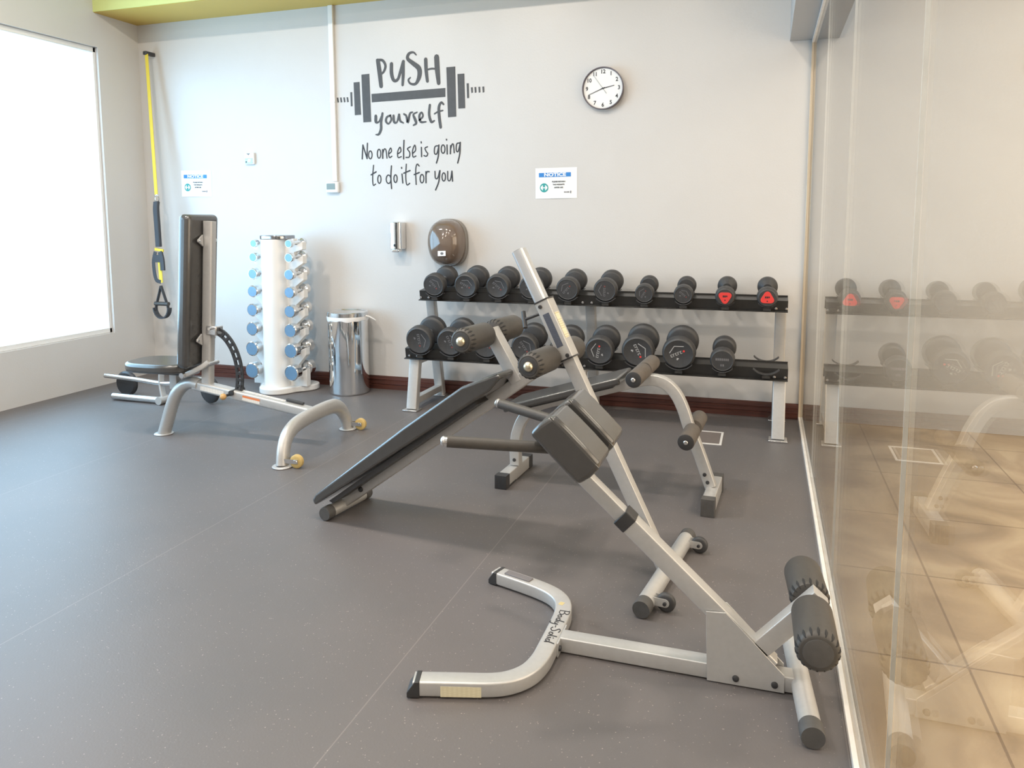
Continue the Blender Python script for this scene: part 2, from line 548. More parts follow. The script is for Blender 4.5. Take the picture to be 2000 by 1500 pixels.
def text_mesh(body, size, M, m, name, parent, ext=0.0004, align='CENTER', sx=1.0, shear=0.0, bold=0.0):
    c = bpy.data.curves.new(name, 'FONT')
    c.body = body; c.size = size; c.align_x = align; c.align_y = 'CENTER'
    c.extrude = ext; c.shear = shear; c.offset = bold; c.resolution_u = 3
    t = bpy.data.objects.new(name, c)
    COL.objects.link(t)
    dg = bpy.context.evaluated_depsgraph_get()
    dg.update()
    me = bpy.data.meshes.new_from_object(t.evaluated_get(dg))
    bpy.data.objects.remove(t); bpy.data.curves.remove(c)
    me.transform(Matrix(M) @ Matrix.Diagonal((sx, 1, 1, 1)))
    me.materials.clear(); me.materials.append(m)
    o = bpy.data.objects.new(name, me)
    COL.objects.link(o)
    if parent: o.parent = parent
    return o

def merge_text(items, m, name, parent):
    """several lines of text as one mesh part"""
    bm = bmesh.new()
    for (body, size, M, sx, bold) in items:
        o = text_mesh(body, size, M, m, 'line', None, sx=sx, bold=bold)
        bm.from_mesh(o.data)
        d = o.data
        bpy.data.objects.remove(o); bpy.data.meshes.remove(d)
    me = bpy.data.meshes.new(name)
    bm.to_mesh(me); bm.free()
    me.materials.append(m)
    o = bpy.data.objects.new(name, me)
    COL.objects.link(o)
    o.parent = parent
    return o

def dup(root, loc, label=None, rz=None):
    """a copy of a thing with copies of its parts and sub-parts"""
    r = root.copy(); COL.objects.link(r); r.location = loc
    if rz is not None: r.rotation_euler = (0, 0, rz)
    if label: r['label'] = label
    for ch in list(root.children):
        c = ch.copy(); COL.objects.link(c); c.parent = r
        for g in list(ch.children):
            d = g.copy(); COL.objects.link(d); d.parent = c
    return r

# wall text frame: x to the right, y up, facing the room
def wall_frame(x, y, z):
    return Matrix(((1, 0, 0, x), (0, 0, -1, y), (0, 1, 0, z), (0, 0, 0, 1)))

# ================================================================== the room
struct('floor', MB().box2((LEFT_X - 0.1, BACK_Y - 0.1, -0.06), (GLASS_X, WALL_Y + 0.1, 0)), M_floor)
struct('wall_back', MB().box2((LEFT_X - 0.1, WALL_Y, 0), (GLASS_X + 0.011, WALL_Y + 0.1, CEIL_Z)), M_wall)
struct('wall_front', MB().box2((LEFT_X - 0.1, BACK_Y - 0.1, 0), (GLASS_X + 0.01, BACK_Y, CEIL_Z)), M_wall)
w = MB()
WY0, WY1, WZ0, WZ1 = 0.75, 4.75, 0.40, 2.62
w.box2((LEFT_X - 0.1, BACK_Y, 0), (LEFT_X, WALL_Y, WZ0))
w.box2((LEFT_X - 0.1, BACK_Y, WZ1), (LEFT_X, WALL_Y, CEIL_Z))
w.box2((LEFT_X - 0.1, BACK_Y, WZ0), (LEFT_X, WY0, WZ1))
w.box2((LEFT_X - 0.1, WY1, WZ0), (LEFT_X, WALL_Y, WZ1))
struct('wall_left', w, M_wall)
# window wall: frame with panes
win = bpy.data.objects.new('window_1', None); COL.objects.link(win); win.location = (LEFT_X - 0.05, 0, 0)
tag(win, kind='structure')
fr = MB((LEFT_X - 0.05, 0, 0))
xw = LEFT_X - 0.05
ny = 3
for i in range(ny + 1):
    yy = WY0 + (WY1 - WY0) * i / ny
    fr.box2((xw - 0.025, max(WY0, yy - 0.025), WZ0), (xw + 0.025, min(WY1, yy + 0.025), WZ1))
for zz in (WZ0 + 0.02, WZ1 - 0.02):
    fr.box2((xw - 0.025, WY0, zz - 0.02), (xw + 0.025, WY1, zz + 0.02))
fr.build('window_frame', M_white, win, 0.004)
for i in range(ny):
    y0 = WY0 + (WY1 - WY0) * i / ny + 0.026; y1 = WY0 + (WY1 - WY0) * (i + 1) / ny - 0.026
    MB((xw, 0, 0)).box2((xw - 0.004, y0, WZ0 + 0.04), (xw + 0.004, y1, WZ1 - 0.04)).build('window_pane', M_glass, win)
struct('ceiling', MB().box2((LEFT_X - 0.1, BACK_Y - 0.1, CEIL_Z), (GLASS_X + 0.01, WALL_Y + 0.1, CEIL_Z + 0.08)), M_white)
struct('trim_1', MB().box2((LEFT_X, 4.735, SOFFIT_Z), (GLASS_X, WALL_Y, CEIL_Z)), M_soffit)          # dropped yellow soffit
struct('trim_3', MB().box2((LEFT_X, 4.727, SOFFIT_Z + 0.004), (0.108, 4.735, CEIL_Z)), M_soffit_lit)  # thin added face on the soffit front, its lit look painted in
struct('trim_2', MB().box2((0.108, BACK_Y, 2.381), (0.42, WALL_Y, CEIL_Z)), M_beam)                    # beam over the glass
# baseboard with three grooved bands
bb = MB()
y = WALL_Y
bb.prism([(LEFT_X, y, 0), (LEFT_X, y - 0.016, 0), (LEFT_X, y - 0.016, 0.030), (LEFT_X, y - 0.011, 0.033), (LEFT_X, y - 0.011, 0.037), (LEFT_X, y - 0.016, 0.040),
          (LEFT_X, y - 0.016, 0.064), (LEFT_X, y - 0.011, 0.067), (LEFT_X, y - 0.011, 0.071), (LEFT_X, y - 0.015, 0.074), (LEFT_X, y - 0.013, 0.095), (LEFT_X, y - 0.006, 0.101), (LEFT_X, y, 0.102)],
         (GLASS_X - 0.004 - LEFT_X, 0, 0))
struct('baseboard_back', bb, M_wood)

# corridor beyond the glass
struct('floor_corridor', MB().box2((GLASS_X, BACK_Y - 0.1, -0.06), (3.2, WALL_Y + 0.1, 0)), M_marble)
struct('wall_right', MB().box2((3.1, BACK_Y - 0.1, 0), (3.2, WALL_Y + 0.1, 2.95)), M_wall)
struct('wall_corridor_back', MB().box2((GLASS_X + 0.011, WALL_Y, 0), (3.2, WALL_Y + 0.1, CEIL_Z)), M_wall)
struct('wall_corridor_front', MB().box2((GLASS_X + 0.01, BACK_Y - 0.1, 0), (3.2, BACK_Y, CEIL_Z)), M_wall)
struct('ceiling_corridor', MB().box2((0.42, BACK_Y - 0.1, 2.86), (3.2, WALL_Y + 0.1, 2.95)), M_white)

# glass partition: panes, floor channel, wall channel and head channel
gp = bpy.data.objects.new('window_2', None); COL.objects.link(gp); gp.location = (GLASS_X, 0, 0)
tag(gp, kind='structure')
joints = [WALL_Y - 0.006, 3.95, 2.735, 1.515, 0.30, -0.92, -2.14, BACK_Y]
for a, b in zip(joints, joints[1:]):
    MB((GLASS_X, 0, 0)).box2((GLASS_X, b + 0.002, 0.012), (GLASS_X + 0.010, a - 0.002, 2.375)).build('glass_pane', M_glass, gp)
for a in joints[1:-1]:
    MB((GLASS_X, 0, 0)).box2((GLASS_X + 0.001, a - 0.0018, 0.02), (GLASS_X + 0.009, a + 0.0018, 2.375)).build('pane_joint', M_alu, gp)
def channel(name, p, q, n, wdt=0.0135, dep=0.020, m=M_alu):
    """a pair of bars from p to q that grip the glass edge on both faces, deep along n"""
    p, q, n = Vector(p), Vector(q), Vector(n)
    for sx in (-1, 1):
        c = (p + q) / 2 + Vector((sx * (0.0052 + wdt / 2), 0, 0)) + n * dep / 2
        d = q - p
        size = [wdt if i == 0 else (abs(d[i]) + abs(n[i]) * dep) for i in range(3)]
        MB((GLASS_X, 0, 0)).box(c, size).build(name, m, gp, 0.0015)
channel('floor_channel', (GLASS_X + 0.005, BACK_Y, 0.0), (GLASS_X + 0.005, WALL_Y - 0.002, 0.0), (0, 0, 1))
channel('head_channel', (GLASS_X + 0.005, BACK_Y, 2.38), (GLASS_X + 0.005, WALL_Y - 0.002, 2.38), (0, 0, -1))
channel('wall_channel', (GLASS_X + 0.005, WALL_Y - 0.001, 0.0), (GLASS_X + 0.005, WALL_Y - 0.001, 2.38), (0, -1, 0), m=M_bronze)

# ================================================================== on the back wall
# wall lettering -----------------------------------------------------
DECAL_BIG= [[(-27385,24523,316),(-27264,23670,351),(-27165,22684,299)],[(-27459,24578,176),(-27005,24515,193),(-26778,24137,193),(-26911,23732,176),(-27173,23515,141)],[(-26285,24229,264),(-26292,23528,281),(-26115,23039,246),(-25795,23102,211),(-25537,23729,228),(-25319,24330,246)],[(-25339,24274,246),(-25358,23389,246),(-25420,22669,193)],[(-24294,24727,105),(-24520,24921,141),(-24863,24847,211),(-24981,24512,246),(-24536,24140,316),(-24092,23761,369),(-24066,23230,334),(-24352,22715,211),(-24777,22731,158),(-24948,22995,141),(-24787,23158,105)],[(-23550,24368,264),(-23528,23604,264),(-23441,22826,228)],[(-23582,23608,123),(-23080,23682,141),(-22628,23613,123)],[(-22696,24473,386),(-22655,23631,386),(-22562,22637,281)],[(-27660,20556,228),(-27652,20135,228),(-27422,20125,123),(-27172,20535,141)],[(-27100,20725,176),(-27231,20075,193),(-27254,19571,211),(-27445,19223,176),(-27686,19198,88)],[(-26438,20561,123),(-26745,20432,158),(-26828,20142,176),(-26623,19949,123),(-26388,20249,158),(-26485,20563,123)],[(-26202,20517,176),(-26165,20073,193),(-25939,20038,123),(-25757,20581,158)],[(-25738,20580,158),(-25673,20135,176),(-25413,19958,105)],[(-25353,20596,141),(-25169,20446,158),(-25057,19985,193),(-24876,20599,158),(-24669,20698,123)],[(-24299,20681,105),(-24598,20529,141),(-24475,20192,211),(-24388,19891,176),(-24614,19759,105)],[(-24143,20095,123),(-23843,20363,141),(-23939,20656,123),(-24128,20401,176),(-24016,19983,176),(-23601,19965,105)],[(-23278,21143,176),(-23344,20489,193),(-23189,19948,193),(-22932,20019,105)],[(-22206,21139,141),(-22385,21279,158),(-22571,20945,211),(-22546,20208,228),(-22457,19532,211)],[(-22924,20503,105),(-22630,20645,123),(-22266,20710,105)]]
DECAL_SMALL= [[(-28881,17455),(-28835,18011),(-28793,18480)],[(-28793,18480),(-28640,18005),(-28470,17470)],[(-28470,17470),(-28445,17999),(-28409,18595)],[(-28130,18004),(-28078,17930),(-28049,17818),(-28047,17689),(-28074,17570),(-28123,17483),(-28186,17446),(-28250,17467),(-28302,17541),(-28331,17653),(-28333,17782),(-28306,17902),(-28256,17988),(-28193,18025),(-28130,18004)],[(-27402,18099),(-27351,18017),(-27322,17892),(-27320,17749),(-27347,17615),(-27397,17519),(-27459,17478),(-27522,17500),(-27574,17582),(-27603,17708),(-27604,17851),(-27577,17984),(-27528,18081),(-27465,18122),(-27402,18099)],[(-27163,17451),(-27157,18088)],[(-27154,17791),(-27021,18126),(-26880,18037),(-26817,17459)],[(-26657,17759),(-26433,17939),(-26494,18194),(-26664,17878),(-26615,17504),(-26403,17583)],[(-25934,17738),(-25665,17916),(-25724,18229),(-25921,17907),(-25902,17485),(-25636,17536)],[(-25393,18704),(-25437,17993),(-25450,17363)],[(-24887,18227),(-25125,18084),(-24943,17810),(-24996,17493),(-25260,17467)],[(-24710,17736),(-24472,17963),(-24530,18341),(-24715,17954),(-24687,17493),(-24452,17545)],[(-24004,18157),(-23997,17490)],[(-24015,18549),(-24007,18482)],[(-23513,18183),(-23718,18090),(-23630,17854),(-23503,17684),(-23617,17505),(-23811,17560)],[(-22622,18237),(-22925,18164),(-22969,17710),(-22787,17664),(-22623,18196)],[(-22613,18278),(-22671,17495),(-22825,17001)],[(-22232,18254),(-22180,18178),(-22149,18063),(-22146,17931),(-22171,17809),(-22220,17720),(-22282,17683),(-22346,17704),(-22399,17780),(-22430,17895),(-22433,18027),(-22407,18149),(-22359,18238),(-22296,18275),(-22232,18254)],[(-21977,18258),(-21968,17623)],[(-22016,18662),(-22008,18612)],[(-21723,17633),(-21697,18207)],[(-21700,17961),(-21578,18302),(-21471,18241),(-21424,17690)],[(-20966,18364),(-21218,18315),(-21260,17865),(-21117,17779),(-20967,18306)],[(-20948,18412),(-20994,17611),(-21163,16959)],[(-27939,16960),(-28039,16106),(-28007,15504),(-27810,15569)],[(-28162,16263),(-27738,16476)],[(-27425,16201),(-27377,16126),(-27350,16010),(-27349,15877),(-27373,15753),(-27420,15663),(-27478,15624),(-27537,15645),(-27586,15721),(-27613,15837),(-27614,15970),(-27589,16094),(-27543,16184),(-27484,16222),(-27425,16201)],[(-26644,16193),(-26575,16116),(-26535,15997),(-26532,15861),(-26566,15734),(-26630,15642),(-26713,15603),(-26797,15624),(-26866,15702),(-26906,15821),(-26909,15957),(-26875,16084),(-26811,16176),(-26728,16215),(-26644,16193)],[(-26458,16881),(-26525,16076),(-26487,15222)],[(-26092,16201),(-26044,16130),(-26017,16022),(-26015,15897),(-26039,15781),(-26084,15697),(-26142,15661),(-26200,15680),(-26248,15751),(-26275,15860),(-26277,15984),(-26253,16100),(-26207,16184),(-26150,16220),(-26092,16201)],[(-25606,16269),(-25554,15616)],[(-25634,16752),(-25626,16684)],[(-25242,16978),(-25308,16051),(-25226,15475),(-24988,15580)],[(-25463,16325),(-24950,16508)],[(-24205,16818),(-24370,16956),(-24490,16540),(-24473,15487)],[(-24619,16206),(-24205,16349)],[(-23940,16180),(-23886,16104),(-23855,15987),(-23852,15853),(-23879,15728),(-23929,15637),(-23993,15598),(-24058,15619),(-24112,15695),(-24143,15812),(-24145,15946),(-24119,16071),(-24069,16162),(-24005,16201),(-23940,16180)],[(-23679,15600),(-23674,16396)],[(-23678,16187),(-23572,16394),(-23415,16390)],[(-22954,16405),(-22925,15921),(-22741,15934),(-22587,16430)],[(-22559,16446),(-22663,15665),(-22921,15068)],[(-22211,16261),(-22161,16187),(-22132,16075),(-22130,15946),(-22153,15826),(-22199,15738),(-22258,15701),(-22318,15721),(-22367,15794),(-22396,15907),(-22399,16036),(-22375,16156),(-22329,16244),(-22271,16281),(-22211,16261)],[(-21949,16383),(-21939,15777),(-21749,15774),(-21622,16392)],[(-21622,16392),(-21577,15679)]]
DECAL_POLY= [[(-27973,22168),(-22045,22276),(-22054,21652),(-27961,21563)],[(-28773,23612),(-28116,23631),(-28047,20151),(-28707,20137)],[(-29440,23080),(-28943,23094),(-28885,20704),(-29403,20693)],[(-29744,22388),(-29587,22388),(-29579,21363),(-29727,21353)],[(-21952,23708),(-21265,23720),(-21229,20232),(-21867,20211)],[(-21103,23189),(-20580,23189),(-20537,20784),(-21062,20784)],[(-20411,22507),(-20244,22505),(-20228,21477),(-20387,21478)],[(-30900,22050),(-30771,22052),(-30723,21708),(-30853,21681)],[(-30622,22044),(-30494,22046),(-30445,21703),(-30575,21675)],[(-30346,22038),(-30217,22040),(-30169,21698),(-30298,21670)],[(-30070,22033),(-29942,22034),(-29893,21693),(-30022,21665)],[(-20088,22208),(-19948,22216),(-19934,21847),(-20057,21814)],[(-19825,22210),(-19685,22218),(-19671,21841),(-19794,21808)],[(-19527,22209),(-19387,22217),(-19373,21833),(-19496,21800)],[(-19231,22208),(-19091,22217),(-19077,21825),(-19199,21792)]]
SMALL_W=97

wd = thing('wall_decal', 'dark grey motivational lettering with a barbell drawing stuck on the back wall', 'wall decal', (-2.5, WALL_Y, 2.0))
OFF = (-2.5, WALL_Y, 2.0)
mp = lambda k: (lambda a, b: (a, WALL_Y - 0.0002 - 0.00006 * k, b))
mb = MB(OFF)
for q in DECAL_POLY:
    mb.prism([(a / 1e4, WALL_Y - 0.0002, b / 1e4) for a, b in q], (0, -0.0012, 0))
mb.build('barbell_drawing', M_decal, wd)
mb = MB(OFF)
for k, st in enumerate(DECAL_BIG):
    if k == 8:
        mb.build('brush_word', M_decal, wd)
        mb = MB(OFF)
    mb.ribbon(spline([(a / 1e4, b / 1e4, c / 1e4) for a, b, c in st], 5), mp(k % 6), (0, -0.0012, 0))
mb.build('brush_word', M_decal, wd)
mb = MB(OFF)
for k, st in enumerate(DECAL_SMALL):
    mb.ribbon(spline([(a / 1e4, b / 1e4, SMALL_W / 1e4 * (1.05 if len(st) < 4 else 0.92)) for a, b in st], 4), mp(k % 6), (0, -0.0012, 0))
mb.build('handwritten_lettering', M_ink, wd)

# clock ---------------------------------------------------------------
ck = thing('wall_clock', 'round white wall clock with thin dark rim and black numerals', 'clock', (-1.056, WALL_Y, 2.157))
R = 0.140
mb = MB().lathe((0, 0, 0), (0, -1, 0), [(0, 0), (0, R - 0.004), (0.040, R), (0.046, R - 0.001), (0.046, R - 0.0055), (0.030, R - 0.009), (0.030, 0)], 64)
mb.build('case', mat('clock_rim', (0.12, 0.11, 0.13, 1), 0.3, metal=0.5), ck)
MB().lathe((0, 0, 0), (0, -1, 0), [(0.0302, 0), (0.0302, R - 0.0095), (0.0312, R - 0.0095), (0.0312, 0)], 64).build('dial', M_paper, ck)
for h in range(1, 13):
    a = rad(90 - 30 * h)
    merge_text([(str(h), 0.036, wall_frame((R - 0.032) * math.cos(a), -0.0316, (R - 0.032) * math.sin(a)), 0.92, 0.0010)], M_ink, 'numeral', ck)
def hand(name, ang, L, wd_, tail, m):
    d = Vector((math.cos(rad(ang)), 0, math.sin(rad(ang)))); n = Vector((-d.z, 0, d.x))
    b = Vector((0, -0.034, 0))
    MB().prism([b - d * tail - n * wd_ / 2, b + d * L - n * wd_ * 0.3, b + d * L + n * wd_ * 0.3, b - d * tail + n * wd_ / 2], (0, -0.001, 0)).build(name, m, ck)
hand('hour_hand', 12, 0.078, 0.0055, 0.012, M_ink)
hand('minute_hand', 202, 0.104, 0.0045, 0.014, M_ink)
hand('second_hand', 126, 0.100, 0.002, 0.042, M_dark)
MB().cyl((0, -0.033, 0), (0, -0.037, 0), 0.005, 16).build('hub', M_ink, ck)

# notices -------------------------------------------------------------
def notice(cx, cz, rot, label):
    n = thing('notice', label, 'sign', (cx, WALL_Y, cz), group='paper notices')
    W_, H_ = 0.297, 0.210
    Rm = Matrix.Rotation(rad(rot), 4, 'Y')
    def F(x, z, y=-0.0036): return Rm @ wall_frame(x, y, z)
    # a sheet that stands off the wall a little along its lower edge
    mb = MB()
    nx, nz = 8, 6
    vs, fs = [], []
    for k in range(nz + 1):
        for i in range(nx + 1):
            x = -W_ / 2 + W_ * i / nx; z = -H_ / 2 + H_ * k / nz
            lift = 0.004 * (1 - k / nz) ** 3 * math.sin(PI * i / nx)
            vs.append(Rm @ Vector((x, -0.0014 - lift, z)))
    m_ = len(vs)
    vs += [v + Vector((0, 0.0004, 0)) for v in vs]
    for k in range(nz):
        for i in range(nx):
            a = k * (nx + 1) + i
            q = (a, a + 1, a + nx + 2, a + nx + 1)
            fs += [q, tuple(reversed([j + m_ for j in q]))]
    mb.add(vs, fs).build('sheet', M_paper, n)
    Y0 = -0.0022
    def quad(x0, x1, z0, z1, yy=Y0):
        return [Rm @ Vector(p) for p in ((x0, yy, z0), (x1, yy, z0), (x1, yy, z1), (x0, yy, z1))]
    MB().prism(quad(-0.123, 0.105, 0.043, 0.072), Rm @ Vector((0, -0.0008, 0))).build('blue_band', M_blue, n)
    merge_text([('NOTICE', 0.031, F(-0.008, 0.0575, -0.0034), 1.38, 0.0012)], M_paper, 'heading', n)
    MB().prism([Rm @ Vector((-0.086 + 0.030 * math.cos(2 * PI * i / 32), -0.0044, -0.030 + 0.031 * math.sin(2 * PI * i / 32))) for i in range(32)], (0, -0.0006, 0)).build('teal_disc', M_teal, n)
    ic = MB()
    for s in (-1, 1):
        ic.prism([Rm @ Vector((-0.086 + s * x, -0.0052, -0.030 + z)) for x, z in ((0.008, -0.017), (0.013, -0.017), (0.024, -0.004), (0.024, 0.004), (0.013, 0.017), (0.008, 0.017))], (0, -0.0005, 0))
    ic.prism([Rm @ Vector((-0.086 + x, -0.0052, -0.030 + z)) for x, z in ((-0.009, -0.003), (0.009, -0.003), (0.009, 0.003), (-0.009, 0.003))], (0, -0.0005, 0))
    ic.build('dumbbell_symbol', M_paper, n)
    merge_text([('PLEASE RETURN', 0.0125, F(0.018, 0.010, -0.0056), 1.05, 0.0003), ('THE WEIGHTS', 0.0125, F(0.018, -0.010, -0.0056), 1.05, 0.0003),
                ('AFTER USE', 0.0125, F(0.018, -0.030, -0.0056), 1.05, 0.0003)], M_ink, 'wording', n)
    lg = MB()
    for i in range(4):
        lg.prism([Rm @ Vector((0.060 + i * 0.010 + 0.0035 * math.cos(2 * PI * k / 12), -0.0056, -0.062 + 0.005 * math.sin(2 * PI * k / 12))) for k in range(12)], (0, -0.0004, 0))
    lg.prism([Rm @ Vector(p) for p in ((0.100, -0.0056, -0.070), (0.106, -0.0056, -0.070), (0.108, -0.0056, -0.054), (0.101, -0.0056, -0.054))], (0, -0.0004, 0))
    lg.build('small_print', M_mark, n)
    return n
notice(-1.384, 1.540, -0.4, 'white paper notice with blue band on the wall above the dumbbell rack')
notice(-4.413, 1.588, 1.0, 'white paper notice with blue band on the wall above the tall bench backrest')

# light sensor plate --------------------------------------------------
s = thing('wall_sensor', 'small square white and teal sensor plate high on the wall', 'sensor', (-3.880, WALL_Y, 1.774))
MB().box((0, -0.010, 0), (0.088, 0.020, 0.090)).build('housing', M_device, s, 0.004)
MB().box((-0.003, -0.0212, -0.018), (0.070, 0.003, 0.042)).build('front_cover', M_device2, s, 0.002)
MB().lathe((0.002, -0.022, -0.018), (0, -1, 0), [(0, 0.016), (0.004, 0.012), (0.006, 0)], 20).build('lens', M_device, s)
MB().prism([(-0.026, -0.0202, 0.040), (0.012, -0.0202, 0.040), (-0.004, -0.0202, 0.026)], (0, -0.0008, 0)).build('arrow_mark', M_mark, s)
MB().cyl((-0.026, -0.022, -0.026), (-0.026, -0.0245, -0.026), 0.006, 14).build('button', M_dark, s)

# conduit and thermostat ---------------------------------------------
c = thing('cable_conduit', 'white cable trunking running down the wall from the yellow soffit', 'conduit', (-3.116, WALL_Y, 1.57))
MB().box2((-0.020, -0.022, 0.012), (0.020, -0.0005, SOFFIT_Z - 1.57)).build('trunking', M_white, c, 0.003)
MB().box2((-0.022, -0.024, 0.60), (0.022, -0.0004, 0.63)).build('joint_cover', M_white, c, 0.002)
t = thing('thermostat', 'white thermostat with a grey screen at the foot of the cable trunking', 'thermostat', (-3.137, WALL_Y, 1.538))
MB().box((0, -0.016, 0), (0.108, 0.032, 0.084)).build('housing', M_device, t, 0.010, 3)
MB().box((-0.008, -0.0328, 0.006), (0.074, 0.003, 0.046)).build('screen', M_screen, t, 0.002)

# soap dispenser ------------------------------------------------------
d = thing('soap_dispenser', 'narrow chrome soap dispenser on the wall above the trash can', 'soap dispenser', (-2.577, WALL_Y, 1.165))
MB().sweep([(0, -0.055, -0.088), (0, -0.055, 0.110)], rect(0.092, 0.105, 0.022, 6), (0, 1, 0)).build('body', M_chrome, d, 0.004)
MB().box((0, -0.004, 0.0), (0.075, 0.008, 0.17)).build('wall_plate', M_steel, d)
MB().box((0.0, -0.075, -0.099), (0.06, 0.06, 0.024)).build('push_lever', M_chrome, d, 0.006)
MB().lathe((0, -0.1085, -0.06), (0, -1, 0), [(0, 0.010), (0.004, 0.009), (0.005, 0)], 18).build('lock', M_dark, d)

# paper towel dispenser ----------------------------------------------
d = thing('paper_towel_dispenser', 'smoked brown rounded paper towel dispenser on the wall over the dumbbell rack', 'paper dispenser', (-2.180, WALL_Y, 1.125))
def superdome(rx, rz, dep, p=2.6, n=40, m=12, taper=0.08):
    vs, fs = [], []
    for k in range(m + 1):
        t = k / m
        sc = (1 - t ** 2.6) ** (1 / 2.6) if t < 1 else 0
        for i in range(n):
            a = 2 * PI * i / n
            ca, sa = math.cos(a), math.sin(a)
            r = (abs(ca) ** p + abs(sa) ** p) ** (-1 / p)
            kx = 1 - taper * (-(r * sa)) if sa < 0 else 1 - 0.5 * taper * r * sa
            vs.append(Vector((rx * r * ca * sc * kx, -dep * t, rz * r * sa * sc)))
    for k in range(m):
        for i in range(n):
            j = (i + 1) % n
            fs.append((k * n + i, (k + 1) * n + i, (k + 1) * n + j, k * n + j))
    fs.append(tuple(range(n)))
    return vs, fs
vs, fs = superdome(0.138, 0.168, 0.150)
MB().add([v + Vector((0.0, -0.042, 0)) for v in vs], fs).build('cover', M_smoke, d, ang=70)
mb = MB()
ring = []
for i in range(40):
    a = 2 * PI * i / 40
    r = (abs(math.cos(a)) ** 2.6 + abs(math.sin(a)) ** 2.6) ** (-1 / 2.6)
    ring.append(Vector((0.142 * r * math.cos(a), 0, 0.172 * r * math.sin(a))))
mb.prism(ring, (0, -0.048, 0))
mb.build('back_housing', M_smoke_side, d, 0.004, ang=50)
lb = MB()
lb.prism([(-0.018, -0.190, -0.090), (0.042, -0.190, -0.088), (0.042, -0.190, -0.052), (-0.018, -0.190, -0.054)], (0, -0.002, 0))
lb.build('label', M_paper, d)
MB().prism([(0.014 + 0.013 * math.cos(k * PI / 4), -0.1922, -0.071 + 0.010 * math.sin(k * PI / 4)) for k in range(8)], (0, -0.0006, 0)).build('label_mark', M_mark, d)

# suspension trainer --------------------------------------------------
st = thing('suspension_trainer', 'yellow and black suspension strap with a loop handle hanging by the wall', 'suspension strap', (-4.66, 4.98, 0.5))
OFF = (-4.66, 4.98, 0.5)
def band(pts, wid, thk, name, m, bevel=0.0):
    return MB(OFF).sweep(pts, rect(wid, thk), (0, 1, 0)).build(name, m, st, bevel)
band([(-4.765, 5.07, 2.62), (-4.668, 4.99, 1.50)], 0.030, 0.004, 'yellow_strap', M_strap_y)
MB(OFF).box((-4.776, 5.11, 2.63), (0.036, 0.10, 0.03)).build('wall_anchor', M_dark, st, 0.006)
MB(OFF).sweep([Vector((-4.664 + 0.020 * math.cos(a), 4.99, 1.465 + 0.032 * math.sin(a))) for a in [2 * PI * i / 20 for i in range(21)]], circ(0.005, 8), (0, 1, 0)).build('carabiner', M_chrome, st)
MB(OFF).sweep(spline([(-4.664, 4.985, 1.44), (-4.658, 4.97, 1.38), (-4.655, 4.97, 1.25), (-4.652, 4.97, 1.08)], 4), rect(0.052, 0.030, 0.012), (0, 1, 0)).build('black_sleeve', M_strap_k, st)
mb = MB(OFF)
mb.box((-4.652, 4.972, 1.055), (0.085, 0.012, 0.022), Matrix.Rotation(rad(8), 3, 'Y'))
mb.build('yellow_tab', M_strap_y, st, 0.002)
mb = MB(OFF)
mb.sweep(spline([(-4.690, 4.97, 1.04), (-4.705, 4.96, 0.95), (-4.690, 4.96, 0.82), (-4.640, 4.96, 0.795)], 5), rect(0.032, 0.005), (0, 1, 0))
mb.sweep(spline([(-4.640, 4.97, 1.04), (-4.612, 4.955, 0.97), (-4.605, 4.95, 0.89)], 5), rect(0.040, 0.016), (0, 1, 0))
mb.box((-4.672, 4.965, 0.985), (0.07, 0.02, 0.06))
mb.build('buckle_strap', M_strap_k, st, 0.002)
band([(-4.645, 4.962, 1.0), (-4.640, 4.962, 0.79)], 0.032, 0.006, 'yellow_adjuster', M_strap_y)
mb = MB(OFF)
hx, hy = -4.644, 4.962
for s in (-1, 1):
    mb.sweep([(hx, hy, 0.765), (hx + s * 0.058, hy, 0.60), (hx + s * 0.066, hy, 0.555)], rect(0.006, 0.026), (0, 1, 0))
mb.build('handle_loop', M_strap_k, st)
MB(OFF).cyl((hx - 0.068, hy, 0.618), (hx + 0.068, hy, 0.618), 0.017, 16).build('grip', M_foam, st)
mb = MB(OFF)
mb.sweep([Vector((hx + 0.072 * math.cos(a), hy, 0.585 + 0.085 * math.sin(a))) for a in [PI + PI * i / 14 for i in range(15)]], rect(0.010, 0.045), (0, 1, 0))
mb.build('foot_cradle', M_strap_k, st)

# ================================================================== dumbbell rack
RX = (-2.25, -1.09, 0.105)
rk = thing('dumbbell_rack', 'long two shelf dumbbell rack with black shelves and silver legs along the back wall', 'rack', (-1.07, 4.85, 0))
OFF = (-1.07, 4.85, 0)
def shelf(yc, z0, x0, x1, hgt, dep, name):
    """sloped black beam with lips at the front and back"""
    t = rad(8)
    Rm = Matrix.Rotation(t, 3, 'X')
    c = Vector(((x0 + x1) / 2, yc, z0))
    L = x1 - x0
    mb = MB(OFF)
    def bx(cy, cz, dy, dz):
        mb.box(c + Rm @ Vector((0, cy, cz)), (L, dy, dz), Rm)
    bx(-dep / 2 + 0.003, hgt / 2, 0.006, hgt)
    bx(dep / 2 - 0.003, hgt / 2 + 0.004, 0.006, hgt + 0.008)
    bx(0, hgt - 0.003, dep, 0.006)
    bx(-dep / 2 - 0.012, 0.003, 0.030, 0.006)
    bx(dep / 2 + 0.010, 0.003, 0.026, 0.006)
    return mb.build(name, M_rack, rk, 0.0015), Rm, c
sh_lo = shelf(4.715, 0.362, -2.31, 0.150, 0.070, 0.115, 'shelf')
sh_up = shelf(4.915, 0.742, -2.29, 0.143, 0.066, 0.115, 'shelf')
